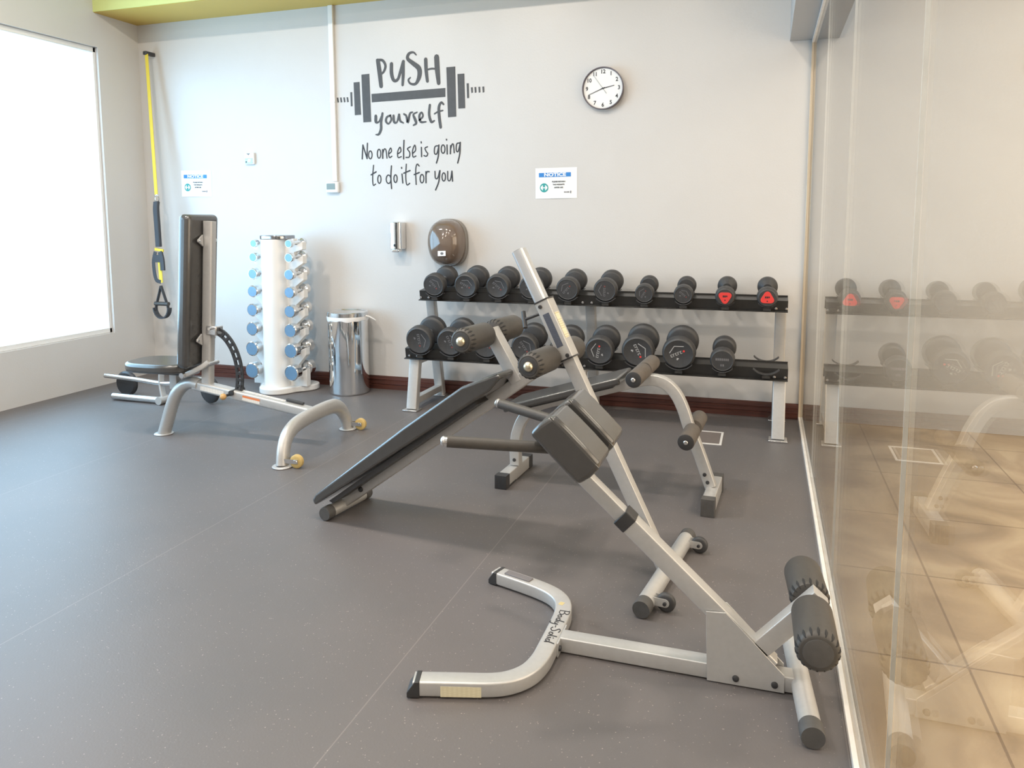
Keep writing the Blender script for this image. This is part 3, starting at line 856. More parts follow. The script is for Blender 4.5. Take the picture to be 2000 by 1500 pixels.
for x in RX:
    leg = MB(OFF)
    leg.sweep([(x, 5.10, 0.012), (x, 4.955, 0.745)], rect(0.066, 0.052, 0.006), (0, 1, 0))
    leg.build('rear_upright', M_silver, rk)
    leg = MB(OFF).sweep([(x, 4.625, 0.010), (x, 4.695, 0.365)], rect(0.072, 0.055, 0.006), (0, 1, 0))
    leg.build('front_leg', M_silver, rk)
    MB(OFF).sweep([(x, 4.64, 0.060), (x, 5.085, 0.060)], rect(0.050, 0.045, 0.004)).build('foot_rail', M_silver, rk)
    MB(OFF).sweep([(x, 4.70, 0.330), (x, 5.03, 0.330)], rect(0.050, 0.045, 0.004)).build('cross_brace', M_silver, rk)
    for yy in (4.620, 5.095):
        MB(OFF).box((x, yy, 0.006), (0.105, 0.095, 0.010)).build('foot_plate', M_steel, rk, 0.002)
bt = MB(OFF)
for (_, Rm, cc), hg in ((sh_lo, 0.07), (sh_up, 0.066)):
    for x in RX:
        for s in (-0.03, 0.03):
            p = Vector((min(x, 0.115) + s, cc.y, cc.z)) + Rm @ Vector((0, -0.0590, 0.018))
            bt.lathe(p, Rm @ Vector((0, -1, 0)), [(0, 0.009), (0.005, 0.008), (0.007, 0)], 14)
bt.build('shelf_bolt', M_chrome, rk, kind='stuff')

LO_X = [-2.175, -1.952, -1.700, -1.439, -1.186, -0.954, -0.716, -0.471, -0.218, 0.028]
LO_R = [0.097, 0.095, 0.090, 0.088, 0.086, 0.090, 0.099, 0.099, 0.071]
UP_X = [-2.151, -1.916, -1.687, -1.456, -1.207, -0.960, -0.712, -0.471, -0.220, 0.023]
UP_R = [0.080, 0.083, 0.082, 0.080, 0.077, 0.076, 0.060, 0.060, 0.060, 0.061]
TILT = rad(10)
def saddle(x, yc, zb, r, arc=52):
    """curved cradle strip under one dumbbell head"""
    mb = MB(OFF)
    r1, r2 = r + 0.0015, r + 0.0065
    vs, fs = [], []
    n = 12
    for i in range(n + 1):
        a = rad(-90 - arc + 2 * arc * i / n)
        for rr in (r1, r2):
            for dy in (-0.022, 0.022):
                vs.append((x + rr * math.cos(a), yc + dy, zb + r + 0.0065 + rr * math.sin(a)))
    for i in range(n):
        b, e = 4 * i, 4 * i + 4
        fs += [(b, b + 1, e + 1, e), (b + 2, e + 2, e + 3, b + 3), (b, e, e + 2, b + 2), (b + 1, b + 3, e + 3, e + 1)]
    fs += [(0, 2, 3, 1), (4 * n, 4 * n + 1, 4 * n + 3, 4 * n + 2)]
    mb.add(vs, fs)
    return mb.build('saddle', M_rubber, rk)
for xs, yf, zb, rr in ((LO_X, (4.612, 4.822), (0.390, 0.428), LO_R + [0.092]), (UP_X, (4.812, 5.022), (0.761, 0.799), UP_R)):
    for i, x in enumerate(xs):
        for yy, zz in zip(yf, zb):
            saddle(x, yy, zz, rr[i] + 0.004, 46)
# brackets that carry the cradles
br = MB(OFF)
for xs, yf, zb, zc in ((LO_X, (4.612, 4.822), (0.388, 0.426), 0.37), (UP_X, (4.812, 5.022), (0.759, 0.797), 0.75)):
    for x in xs:
        br.box2((x - 0.022, yf[0] - 0.018, zb[0] - 0.018), (x + 0.022, yf[0] + 0.06, zb[0]))
        br.box2((x - 0.022, yf[1] - 0.06, zb[1] - 0.018), (x + 0.022, yf[1] + 0.018, zb[1]))
br.build('saddle_bracket', M_rack, rk, kind='stuff')

# black dumbbells -----------------------------------------------------
def dumbbell(r, style, mark_rot, mark_mat=None):
    """along local Y, near end at -Y; origin at the middle of the handle"""
    t = thing('dumbbell', '', 'dumbbell', (0, 0, 0))
    hl, th = 0.070, 0.072 if r > 0.065 else 0.066     # half handle, head thickness
    if style == 'red': th = 0.084
    for s in (-1, 1):
        prof = [(hl, 0), (hl, r * 0.80), (hl + 0.006, r * 0.93), (hl + 0.016, r), (hl + th - 0.020, r), (hl + th - 0.008, r * 0.95), (hl + th - 0.002, r * 0.86), (hl + th - 0.004, r * 0.82), (hl + th - 0.004, 0)]
        if style == 'red':
            prof = [(hl, 0), (hl, r * 0.45), (hl + 0.020, r * 0.80), (hl + 0.034, r), (hl + th - 0.022, r), (hl + th - 0.004, r * 0.90), (hl + th, r * 0.80), (hl + th, 0)]
        MB().lathe((0, 0, 0), (0, s, 0), prof, 40).build('head', M_rubber, t, ang=32)
    MB().lathe((0, -hl - 0.002, 0), (0, 1, 0), [(0, 0), (0, 0.020), (0.012, 0.018), (0.03, 0.0155), (0.064, 0.0175), (0.096, 0.0155), (0.112, 0.018), (0.128, 0.020), (0.128, 0)], 20).build('handle', M_chrome if style != 'red' else M_dark, t)
    yf = -(hl + th - 0.004) - 0.0002
    q = Matrix.Rotation(mark_rot, 3, 'Y')
    if style == 'round':
        k = r / 0.085
        mk = MB()
        mpf = lambda a, b: q @ Vector((a * k, yf, b * k))
        mk.ribbon([(-0.040, 0.022, 0.004), (-0.002, 0.046, 0.004), (0.042, 0.026, 0.004)], mpf, (0, -0.0008, 0), False)
        mk.ribbon([(-0.020, -0.028, 0.008), (-0.016, -0.020, 0.008), (-0.010, -0.024, 0.006)], mpf, (0, -0.0008, 0), False)
        # worn maker's word: a row of small block letters
        for i in range(5):
            x0 = -0.040 + i * 0.013
            mk.ribbon([(x0, -0.004, 0.0035), (x0, 0.010, 0.0035)], mpf, (0, -0.0008, 0), False)
            mk.ribbon([(x0, 0.009, 0.0030), (x0 + 0.008, 0.009, 0.0030)], mpf, (0, -0.0008, 0), False)
            if i % 2 == 0:
                mk.ribbon([(x0, -0.003, 0.0030), (x0 + 0.008, -0.003, 0.0030)], mpf, (0, -0.0008, 0), False)
        mk.build('face_print', mark_mat or M_mark, t)
        MB().prism([q @ Vector((k * (0.031 + 0.0055 * math.cos(i * PI / 6)), yf, k * (0.003 + 0.0055 * math.sin(i * PI / 6)))) for i in range(12)], (0, -0.0008, 0)).build('red_dot', M_red if mark_mat else M_red2, t)
    elif style == 'bar':
        mk = MB()
        for i in range(7):
            mk.box((-0.034 + i * 0.0112, yf - 0.0005, 0.008), (0.0085, 0.001, 0.014))
        mk.build('face_print', M_mark, t)
        mk = MB()
        mk.box((-0.006, yf - 0.0005, -0.028), (0.007, 0.001, 0.013)); mk.box((0.006, yf - 0.0005, -0.028), (0.008, 0.001, 0.013))
        mk.build('weight_figure', M_mark, t)
    else:
        pts = []
        yf = -(hl + th) - 0.0002
        for i in range(3):
            a = rad(90 + 120 * i)
            for da in (-26, -13, 0, 13, 26):
                pts.append(q @ Vector((r * (0.55 + 0.14 * math.cos(rad(da * 2.6))) * math.cos(a + rad(da)), yf, r * (0.55 + 0.14 * math.cos(rad(da * 2.6))) * math.sin(a + rad(da)))))
        MB().prism(pts, (0, -0.0025, 0)).build('red_insert', M_red, t, 0.001)
        mk = MB()
        for (x0, z0, w_, h_) in ((-0.010, 0.006, 0.007, 0.012), (0.000, 0.006, 0.008, 0.012), (0.010, 0.007, 0.007, 0.010), (0.0, -0.018, 0.006, 0.008)):
            mk.box(Vector((x0, yf - 0.003, z0)), (w_, 0.001, h_))
        mk.build('weight_figure', M_dark, t)
    return t
def place_db(t, x, yn, zn, r):
    """yn, zn: centre of the near head"""
    off = 0.070 + 0.036
    t.location = (x, yn + off * math.cos(TILT), zn + off * math.sin(TILT))
    t.rotation_euler = (TILT, 0, 0)
ORD = ['first', 'second', 'third', 'fourth', 'fifth', 'sixth', 'seventh', 'eighth', 'ninth', 'tenth']
up_lab = ['black round dumbbell on the upper shelf end nearest the trash can, first of ten',
          'black round dumbbell second from the trash can end of the upper rack shelf',
          'black round dumbbell third from the trash can end of the upper rack shelf',
          'black round dumbbell on the upper shelf half hidden behind the slanted silver post',
          'black round dumbbell on the upper shelf just past the slanted silver post',
          'black round dumbbell above the middle silver upright of the rack on the upper shelf',
          'small black dumbbell without red insert on the upper shelf, nearer the middle upright',
          'small black dumbbell without red insert on the upper shelf, beside the red faced pair',
          'small black dumbbell with a red triangle pointing down on its face',
          'small black dumbbell with a red triangle pointing up at the glass end']
for i in range(10):
    r = UP_R[i]
    d = dumbbell(r, 'round' if i < 8 else 'red', [0.9, 0.5, 0.75, 0.6, -0.8, -1.5, -1.0, 0.7, PI, 0][i])
    place_db(d, UP_X[i], 4.812, 0.768 + r + 0.001, r)
    d['label'] = up_lab[i]; d['group'] = 'black dumbbells on the upper rack shelf'
lo_lab = ['big black dumbbell on the lower shelf at the end nearest the trash can',
          'big black dumbbell on the lower shelf just behind the brass tipped upper roller',
          'black dumbbell on the lower shelf mostly hidden under the decline bench roller',
          'black dumbbell on the lower shelf seen between the two roller pairs',
          'black dumbbell on the lower shelf behind the slanted post and lower roller',
          'black dumbbell with a red dot on the lower shelf under the middle upright',
          'big black dumbbell on the lower shelf partly hidden by the brown foam roller',
          'big black dumbbell beside the small last one on the lower shelf',
          'small black dumbbell with a pale word across its face, last on the lower shelf']
for i in range(9):
    r = LO_R[i]
    d = dumbbell(r, 'round' if i < 8 else 'bar', [1.5, 1.2, 0.6, 1.0, 1.2, -1.35, 1.15, -0.45, 0][i], M_mark2 if 4 < i < 8 else None)
    place_db(d, LO_X[i], 4.612, 0.397 + r + 0.001, r)
    d['label'] = lo_lab[i]; d['group'] = 'black dumbbells on the lower rack shelf'

# ================================================================== chrome dumbbell tower
M_capring = mat('dark_chrome', (0.36, 0.37, 0.39, 1), 0.15, metal=1.0)
TX, TY = -3.47, 4.93
tw = thing('dumbbell_tower', 'white upright dumbbell tower with a chrome top cap standing by the wall', 'rack', (TX, TY, 0))
OFF = (TX, TY, 0)
# lobed foot
out = []
for i in range(72):
    a = 2 * PI * i / 72
    r = 0.205 + 0.040 * math.cos(3 * (a + rad(90)))
    out.append((TX + r * 1.10 * math.cos(a), TY - 0.01 + r * 0.92 * math.sin(a), 0.002))
MB(OFF).prism(out, (0, 0, 0.045)).build('foot', M_tower, tw, 0.008, 3)
# column narrowing a little towards the top
vs, fs = [], []
prof = rect(0.19, 0.27, 0.085, 8)
n = len(prof)
for z, k in ((0.046, 1.06), (0.3, 1.03), (0.7, 1.0), (1.150, 0.97)):
    for a, b in prof: vs.append((TX - 0.01 + a * k, TY - 0.03 + b * k, z))
for i in range(3):
    for j in range(n):
        fs.append((i * n + j, i * n + (j + 1) % n, (i + 1) * n + (j + 1) % n, (i + 1) * n + j))
fs += [tuple(reversed(range(n))), tuple(3 * n + j for j in range(n))]
MB(OFF).add(vs, fs).build('column', M_tower, tw, 0.003)
MB(OFF).sweep([(TX - 0.005, TY - 0.03, 1.150), (TX - 0.005, TY - 0.03, 1.180)], [(a * 1.14, b * 0.92) for a, b in rect(0.20, 0.26, 0.09, 8)], (0, 1, 0)).build('top_cap', M_capring, tw, 0.006, 3)
ROW_Z = [1.126, 1.024, 0.900, 0.769, 0.629, 0.487, 0.336, 0.170]
ROW_R = [0.030, 0.035, 0.041, 0.044, 0.048, 0.052, 0.056, 0.060]
XR = [-3.302] * 8
XL = [-3.605 - 0.006 * i for i in range(8)]
# notched plates that carry the handles
for side in (1, -1):
    out = []
    xin = TX + side * 0.070
    xs = XR if side > 0 else XL
    zt = 1.145
    out.append((xin, zt))
    for z, r, x in zip(ROW_Z, ROW_R, xs):
        xo = x + side * 0.062
        out += [(x - side * 0.012, z + 0.030), (x - side * 0.016, z - 0.014), (x + side * 0.016, z - 0.016), (xo, z + 0.006), (xo, z - 0.050)]
    out.append((xs[-1] + side * 0.062, 0.046)); out.append((xin, 0.046))
    MB(OFF).prism([(a, TY - 0.062, b) for a, b in out], (0, 0.052, 0)).build('notched_plate', M_tower, tw, 0.002)
def chrome_db(r):
    t = thing('chrome_dumbbell', '', 'dumbbell', (0, 0, 0))
    hl = 0.048
    th = 0.030 + r * 0.75
    for s in (-1, 1):
        MB().lathe((0, 0, 0), (0, s, 0), [(hl, 0), (hl, r * 0.55), (hl + 0.012, r * 0.9), (hl + 0.018, r), (hl + th - 0.006, r), (hl + th, r * 0.9), (hl + th, r * 0.86)], 32).build('head', M_chrome, t, ang=30)
        MB().lathe((0, 0, 0), (0, s, 0), [(hl + th - 0.001, r * 0.865), (hl + th + 0.0006, r * 0.85), (hl + th + 0.0006, 0)], 32).build('end_disc', M_satin_reflect, t)
    MB().lathe((0, -hl, 0), (0, 1, 0), [(0, 0), (0, 0.0135), (0.03, 0.0125), (hl, 0.0138), (2 * hl - 0.03, 0.0125), (2 * hl, 0.0135), (2 * hl, 0)], 16).build('handle', M_chrome, t)
    return t
LEV = ['top', 'second', 'third', 'fourth', 'fifth', 'sixth', 'seventh', 'bottom']
for i in range(8):
    r = ROW_R[i]
    for side, xs in ((1, XR), (-1, XL)):
        t = chrome_db(r) if side == 1 else dup(t0, (0, 0, 0))
        t0 = t
        t.location = (xs[i], TY - 0.047, ROW_Z[i])
        t.rotation_euler = (rad(3), 0, 0)
        t['label'] = ('chrome dumbbell on the %s level of the white tower, column facing the ' % LEV[i]) + ('trash can' if side == 1 else 'tall bench')
        t['group'] = 'chrome dumbbells on the white tower'

# ================================================================== trash can
tc_ = thing('trash_can', 'tall round chrome trash can with a white liner edge standing by the baseboard', 'trash can', (-2.945, 4.985, 0))
MB().lathe((0, 0, 0.002), (0, 0, 1), [(0, 0), (0, 0.144), (0.004, 0.147), (0.012, 0.148), (0.560, 0.148), (0.560, 0.140), (0.02, 0.140), (0.02, 0)], 64).build('body', M_chrome, tc_)
MB().lathe((0, 0, 0.570), (0, 0, 1), [(-0.012, 0.1495), (0.004, 0.152), (0.008, 0.152), (0.041, 0.1515), (0.045, 0.148), (0.045, 0.132), (0.040, 0.128), (0.039, 0), ], 64).build('lid_ring', mat('polished_steel', (0.70, 0.71, 0.72, 1), 0.18, metal=1.0), tc_)
mb = MB()
pr = []
for i in range(72):
    a = 2 * PI * i / 72
    pr.append((a, 0.5 * math.sin(5 * a) + 0.5 * math.sin(11 * a + 1)))
vs, fs = [], []
for a, w_ in pr:
    for r, z in ((0.1530, 0.582), (0.1545, 0.570 - 0.003 * w_), (0.1525, 0.552 - 0.006 * w_), (0.1490, 0.556), (0.1490, 0.580)):
        vs.append((r * math.cos(a), r * math.sin(a), z))
for i in range(72):
    j = (i + 1) % 72
    for k in range(5):
        l = (k + 1) % 5
        fs.append((i * 5 + k, j * 5 + k, j * 5 + l, i * 5 + l))
mb.add(vs, fs)
tail = []
for i, (px, py, pz) in enumerate(((0.150, 0.0, 0.585), (0.172, 0.01, 0.580), (0.200, 0.015, 0.566), (0.222, 0.02, 0.552))):
    tail.append((px, py, pz))
mb.sweep(spline(tail, 4), rect(0.030, 0.010, 0.004), (0, 0, 1), scale=[1.0 - 0.05 * i for i in range(13)])
mb.build('bin_liner', M_bag, tc_)

# ================================================================== floor box cover
fb = thing('floor_box_cover', 'rectangular metal rimmed floor socket cover set into the rubber floor near the rack', 'floor socket', (-0.318, 4.56, 0))
mb = MB()
for a, b in (((-0.115, -0.135), (0.115, -0.122)), ((-0.115, 0.122), (0.115, 0.135)), ((-0.115, -0.122), (-0.102, 0.122)), ((0.102, -0.122), (0.115, 0.122))):
    mb.box2((a[0], a[1], 0.0), (b[0], b[1], 0.004))
mb.build('metal_rim', M_alu, fb)
MB().box2((-0.102, -0.122, 0.0), (0.102, 0.122, 0.002)).build('insert', mat('floor_box_insert', (0.15, 0.125, 0.115, 1), 0.5, noise=0.05), fb)

# ================================================================== hyperextension bench (foreground)
RO = (-0.35, 2.1325, 0)
hb = thing('hyperextension_bench', 'silver hyperextension bench with two black thigh pads, curved floor base and foam ankle rollers', 'exercise bench', RO)
YC = 2.1325
def foam(path_a, path_b, r, name, parent, off, m, nut=None, rib='b'):
    """foam roller from a to b (b is the outer end) with a pleated collar and an end cap"""
    a, b = Vector(path_a), Vector(path_b)
    L = (b - a).length
    o = MB(off).lathe(a, b - a, [(0, 0), (0, r * 0.72), (0.004, r * 0.9), (0.014, r), (L - 0.016, r), (L - 0.005, r * 0.93), (L, r * 0.80), (L, r * 0.5)], 40).build(name, m, parent)
    d = (b - a).normalized()
    e1 = d.cross(Vector((0, 0, 1))).normalized(); e2 = e1.cross(d)
    if rib:
        for end, s in (((b, 1),) if rib == 'b' else ((a, -1),)):
            mb = MB(off)
            for i in range(18):
                t = 2 * PI * (i + 0.5) / 18
                rr = e1 * math.cos(t) + e2 * math.sin(t)
                tt = d.cross(rr)
                vs, fs = [], []
                for dist, kr, w_ in ((0.001, 0.800, 0.0010), (0.005, 0.940, 0.0022), (0.010, 0.982, 0.0032), (0.016, 1.008, 0.0036), (0.024, 1.008, 0.0022), (0.030, 1.004, 0.0006)):
                    p = end + rr * (r * kr + 0.0006) - d * s * dist
                    q = end + rr * (r * kr - 0.0030) - d * s * dist
                    vs += [p - tt * w_, p + tt * w_, q - tt * w_, q + tt * w_]
                for k_ in range(5):
                    a_, b_ = 4 * k_, 4 * k_ + 4
                    fs += [(a_, a_ + 1, b_ + 1, b_), (a_ + 2, b_ + 2, b_ + 3, a_ + 3), (a_, b_, b_ + 2, a_ + 2), (a_ + 1, a_ + 3, b_ + 3, b_ + 1)]
                fs += [(0, 2, 3, 1), (20, 21, 23, 22)]
                mb.add(vs, fs)
            mb.build('pleated_edge', M_notch, o)
    k = MB(off)
    k.lathe(b - d * 0.002, d, [(0, r * 0.70), (0.0035, r * 0.68), (0.0045, r * 0.60), (0.0045, 0)], 32)
    k.build('roller_cap', M_cap if nut is None else M_rubber, o)
    if nut:
        MB(off).lathe(b + d * 0.001, d, [(0, nut), (0.004, nut), (0.010, nut * 0.86), (0.015, nut * 0.5), (0.017, 0)], 24).build('cap_nut', M_brass, o)
    return o

base = [(-0.885, 1.797), (-0.854, 1.806), (-0.765, 1.832), (-0.678, 1.858), (-0.630, 1.888), (-0.596, 1.935), (-0.581, 1.997), (-0.579, 2.07), (-0.580, 2.207), (-0.585, 2.282), (-0.602, 2.336), (-0.637, 2.379), (-0.690, 2.410), (-0.765, 2.438), (-0.853, 2.466), (-0.885, 2.476)]
bp = spline([(x, y, 0.0265) for x, y in base], 5)
MB(RO).sweep(bp, rect(0.054, 0.043, 0.006), (0, 0, 1)).build('front_base', M_silver, hb)
def wedge_cap(p, d, name):
    """sloped black end cap on a square tube, p the tube end, d pointing outwards"""
    p, d = Vector(p), Vector(d).normalized()
    s = Vector((-d.y, d.x, 0))
    w_, h = 0.0285, 0.049
    a = p - d * 0.004; b = p + d * 0.032
    pts = []
    poly = [(a, 0.003), (b, 0.003), (b, 0.018), (p + d * 0.010, h), (a, h)]
    return MB(RO).prism([Vector((q.x, q.y, z)) + s * w_ for q, z in poly], -s * 2 * w_).build(name, M_black, hb, 0.002)
wedge_cap((-0.870, 1.801, 0), (-0.96, -0.27, 0), 'end_cap')
wedge_cap((-0.868, 2.471, 0), (-0.96, 0.29, 0), 'end_cap')
# dark plate on top of the far arm, warning sticker on the near arm, script on the bend
def along(pts, t0, t1, lift, hw, name, m, thick):
    a, b = Vector(pts[0]), Vector(pts[1])
    d = (b - a).normalized(); s = Vector((-d.y, d.x, 0))
    p0, p1 = a + (b - a) * t0, a + (b - a) * t1
    q = [p0 - s * hw, p1 - s * hw, p1 + s * hw, p0 + s * hw]
    return MB(RO).prism([Vector((v.x, v.y, lift)) for v in q], (0, 0, thick)).build(name, m, hb, 0.0015)
along([(-0.853, 2.466, 0), (-0.765, 2.438, 0)], 0.15, 1.30, 0.0475, 0.014, 'name_plate', mat('grey_plate', (0.16, 0.15, 0.155, 1), 0.5), 0.005)
along([(-0.600, 2.300, 0), (-0.592, 2.335, 0)], 0.0, 0.55, 0.0480, 0.008, 'gold_sticker', mat('gold_sticker', (0.55, 0.45, 0.22, 1), 0.4), 0.0004)
d = Vector((0.089, 0.026, 0)).normalized(); s = Vector((d.y, -d.x, 0))
a0 = Vector((-0.854, 1.806, 0)) + s * 0.0272
q = []
for t, z in ((0.066, 0.007), (0.178, 0.007), (0.178, 0.037), (0.066, 0.037)):
    p = a0 + d * (t - 0.022); q.append(Vector((p.x, p.y, z)))
MB(RO).prism(q, s * 0.0006).build('warning_label', M_lab_y, hb)
SCRIPT = [[(0.0, 1.0), (0.02, 0.0)], [(-0.05, .95), (.25, 1.02), (.38, .82), (.25, .58), (.05, .52)], [(.05, .52), (.38, .50), (.45, .22), (.25, .0), (.0, .02)],
          [(.75, .42), (.60, .38), (.58, .10), (.75, .05), (.82, .25), (.75, .42)], [(1.22, .42), (1.02, .40), (.98, .12), (1.15, .05), (1.25, .30)], [(1.32, .95), (1.25, .45), (1.28, .05)],
          [(1.42, .42), (1.45, .10), (1.62, .12), (1.68, .42)], [(1.70, .42), (1.68, -.1), (1.58, -.45), (1.45, -.40)], [(1.88, .32), (2.05, .34)],
          [(2.58, .90), (2.35, 1.0), (2.22, .80), (2.42, .52), (2.48, .2), (2.28, .0), (2.10, .12)],
          [(2.88, .42), (2.72, .38), (2.70, .10), (2.86, .05), (2.94, .25), (2.88, .42)], [(3.08, .95), (3.05, .4), (3.10, .05)], [(3.28, .42), (3.30, .05)], [(3.28, .66), (3.29, .70)],
          [(3.72, .42), (3.52, .40), (3.48, .12), (3.64, .05), (3.74, .30)], [(3.86, 1.0), (3.76, .45), (3.80, .02)]]
mb = MB(RO)
sc_ = 0.031
for k, stt in enumerate(SCRIPT):
    pts = spline([(a, b, 0.085) for a, b in stt], 5)
    mb.ribbon(pts, lambda a, b, k=k: (-0.5905 + b * sc_ * 1.0, 2.266 - a * sc_ * 1.62, 0.0483 + 0.00003 * k), (0, 0, 0.0004))
mb.build('maker_script', M_ink, hb)
# beam, flange, gusset plates and bolts
MB(RO).sweep([(-0.549, YC, 0.027), (0.115, YC, 0.027)], rect(0.052, 0.046, 0.004)).build('base_beam', M_silver, hb)
MB(RO).box2((-0.5530, YC - 0.055, 0.003), (-0.5480, YC + 0.055, 0.048)).build('flange_plate', M_silver, hb, 0.001)
gp_ = [(-0.126, 0.207), (-0.072, 0.211), (0.086, 0.056), (0.088, 0.005), (-0.119, 0.003)]
for yy in (YC - 0.0325, YC + 0.0275):
    MB(RO).prism([(x, yy, z) for x, z in gp_], (0, 0.005, 0)).build('gusset_plate', M_silver, hb, 0.0008)
for x, z in ((-0.041, 0.024), (0.062, 0.025)):
    MB(RO).lathe((x, YC - 0.0322, z), (0, -1, 0), [(0, 0.0095), (0.005, 0.0085), (0.007, 0.005), (0.007, 0)], 18).build('bolt', M_dark, hb)
MB(RO).lathe((-0.5480, YC - 0.042, 0.026), (1, 0, 0), [(0, 0.009), (0.006, 0.008), (0.008, 0)], 16).build('bolt', M_dark, hb)
# sloping main post in two telescoping tubes
D = Vector((0.742, 0, -0.670))
p0 = Vector((-0.3465, YC, 0.424))
MB(RO).sweep([p0, p0 + D * 0.535], rect(0.052, 0.050, 0.004), (0, 1, 0)).build('main_post', M_silver, hb)
MB(RO).sweep([p0 - D * 0.036, p0 + D * 0.002], rect(0.057, 0.056, 0.006), (0, 1, 0)).build('post_collar', M_black, hb, 0.002)
pi_ = Vector((-0.3725, YC, 0.448))
MB(RO).sweep([pi_ - D * 0.265, pi_ + D * 0.01], rect(0.042, 0.040, 0.003), (0, 1, 0)).build('inner_post', M_silver, hb)
# thigh pads: two thick cushions side by side
A = Vector((-0.5335, 0, 0.777)); B = Vector((-0.3950, 0, 0.644)); Tt = Vector((-0.068, 0, -0.062))
def pad(y0, y1):
    # cross-section in the plane of the post; the top face dips towards the middle gap
    mb = MB(RO)
    n = 6
    secs = []
    for i in range(n + 1):
        t = i / n
        y_ = y0 + (y1 - y0) * t
        secs.append(y_)
    nrm = Tt.normalized()
    prof = []
    e = (B - A)
    for t, k in ((0.0, 0.10), (0.06, 0.0), (0.30, -0.02), (0.62, -0.02), (0.92, 0.0), (1.0, 0.10), (1.02, 0.55), (0.99, 1.0), (0.0, 1.0), (-0.02, 0.55)):
        prof.append(A + e * t + Tt * k)
    vs, fs = [], []
    m_ = len(prof)
    for i, y_ in enumerate(secs):
        for p in prof: vs.append((p.x, y_, p.z))
    for i in range(n):
        for j in range(m_):
            k = (j + 1) % m_
            fs.append((i * m_ + j, i * m_ + k, (i + 1) * m_ + k, (i + 1) * m_ + j))
    fs += [tuple(reversed(range(m_))), tuple(n * m_ + j for j in range(m_))]
    mb.add(vs, fs)
    o = mb.build('thigh_pad', M_vinyl, hb, 0.014, 4, ang=60)
    # piping along the seam
    pp = MB(RO)
    for y_ in (y0 + 0.002, y1 - 0.002):
        pp.sweep([Vector((A + e * t + Tt * 0.12).to_tuple()) + Vector((0, y_, 0)) for t in (0.02, 0.5, 0.98)], circ(0.0022, 8), (0, 1, 0))
    pp.build('piping', M_vinyl, o)
pad(YC - 0.178, YC - 0.028)
pad(YC + 0.028, YC + 0.188)
c0 = (A + B) / 2 + Tt * 1.10
Rp = Matrix.Rotation(math.atan2(0.670, 0.742), 3, 'Y')
MB(RO).box(c0 + Vector((0, YC, 0)) + D * 0.012 - Tt.normalized() * 0.004, (0.135, 0.29, 0.010), Rp).build('pad_board', M_black, hb, 0.003)
MB(RO).box(c0 + Vector((0.005, YC, -0.012)) + D * 0.035, (0.12, 0.16, 0.012), Rp).build('pad_bracket', M_dark, hb, 0.002)
for s_ in (-1, 1):
    a = Vector((-0.835, YC + s_ * 0.230, 0.690)); b = Vector((-0.556, YC + s_ * 0.122, 0.665))
    d = (b - a).normalized()
    h = MB(RO).cyl(a + d * 0.012, b + d * 0.05, 0.0165, 24).build('handle_grip', M_foam, hb)
    k = MB(RO); k.lathe(a - d * 0.006, d, [(0, 0), (0.0, 0.008), (0.004, 0.0135), (0.009, 0.0150), (0.010, 0.0130), (0.022, 0.0130), (0.022, 0)], 24)
    k.build('handle_cap', M_steel, h)
# ankle arm with two foam rollers
Ad = Vector((0.66, 0, 0.75))
a0 = Vector((0.018, YC, 0.110))
MB(RO).sweep([a0, a0 + Ad * 0.235], rect(0.052, 0.050, 0.003), (0, 1, 0)).build('ankle_arm', M_silver, hb)
ax = Vector((0.149, 0, 0.252))
foam((ax.x, YC - 0.028, ax.z), (ax.x + 0.004, YC - 0.240, ax.z), 0.0525, 'foam_roller', hb, RO, M_foam)
foam((ax.x, YC + 0.028, ax.z), (ax.x - 0.014, YC + 0.216, ax.z), 0.0525, 'foam_roller', hb, RO, M_foam, rib='a')
# rear floor tube
r0, r1 = Vector((0.149, 1.904, 0.031)), Vector((0.108, 2.390, 0.031))
d = (r1 - r0).normalized()
MB(RO).sweep([r0, r1], circ(0.0275, 28)).build('rear_tube', M_silver, hb)
for p, dd in ((r0, -d), (r1, d)):
    MB(RO).lathe(p - dd * 0.034, dd, [(0, 0.0285), (0, 0.0300), (0.040, 0.0305), (0.046, 0.0285), (0.046, 0)], 32).build('end_cap', M_cap, hb, ang=30)

# ================================================================== decline bench
db_ = thing('decline_bench', 'silver decline bench with long sloping black pad, two roller pairs and tall post', 'exercise bench', (-0.303, 2.705, 0), -8)
def P3(u, v, z): return Vector((u, v, z))
MB().sweep([P3(-1.470, -0.125, 0.031), P3(-1.470, 0.150, 0.031)], circ(0.028, 24)).build('foot_tube', M_silver, db_)
for s_, v in ((-1, -0.100), (1, 0.125)):
    MB().lathe(P3(-1.470, v, 0.031), (0, s_, 0), [(0, 0.0285), (0, 0.0302), (0.036, 0.0302), (0.042, 0.028), (0.042, 0)], 28).build('end_cap', M_cap, db_, ang=30)
MB().sweep([P3(-1.462, 0, 0.048), P3(-0.425, 0, 0.793)], rect(0.050, 0.052, 0.004), (0, 1, 0)).build('bench_beam', M_silver, db_)
MB().lathe(P3(-1.36, -0.0255, 0.122), (0, -1, 0), [(0, 0.012), (0.006, 0.011), (0.008, 0.007), (0.008, 0)], 18).build('bolt', M_dark, db_)
pp = [(-1.536, 0.086), (-1.522, 0.062), (-1.05, 0.384), (-0.655, 0.655), (-0.606, 0.712), (-0.622, 0.726), (-0.778, 0.660), (-1.05, 0.467), (-1.516, 0.114)]
MB().prism([P3(u, -0.145, z) for u, z in pp], (0, 0.29, 0)).build('bench_pad', M_vinyl, db_, 0.012, 4, ang=60)
MB().prism([P3(u, -0.120, z) for u, z in ((-1.46, 0.086), (-1.44, 0.078), (-0.72, 0.592), (-0.74, 0.606))], (0, 0.24, 0)).build('pad_board', M_black, db_)
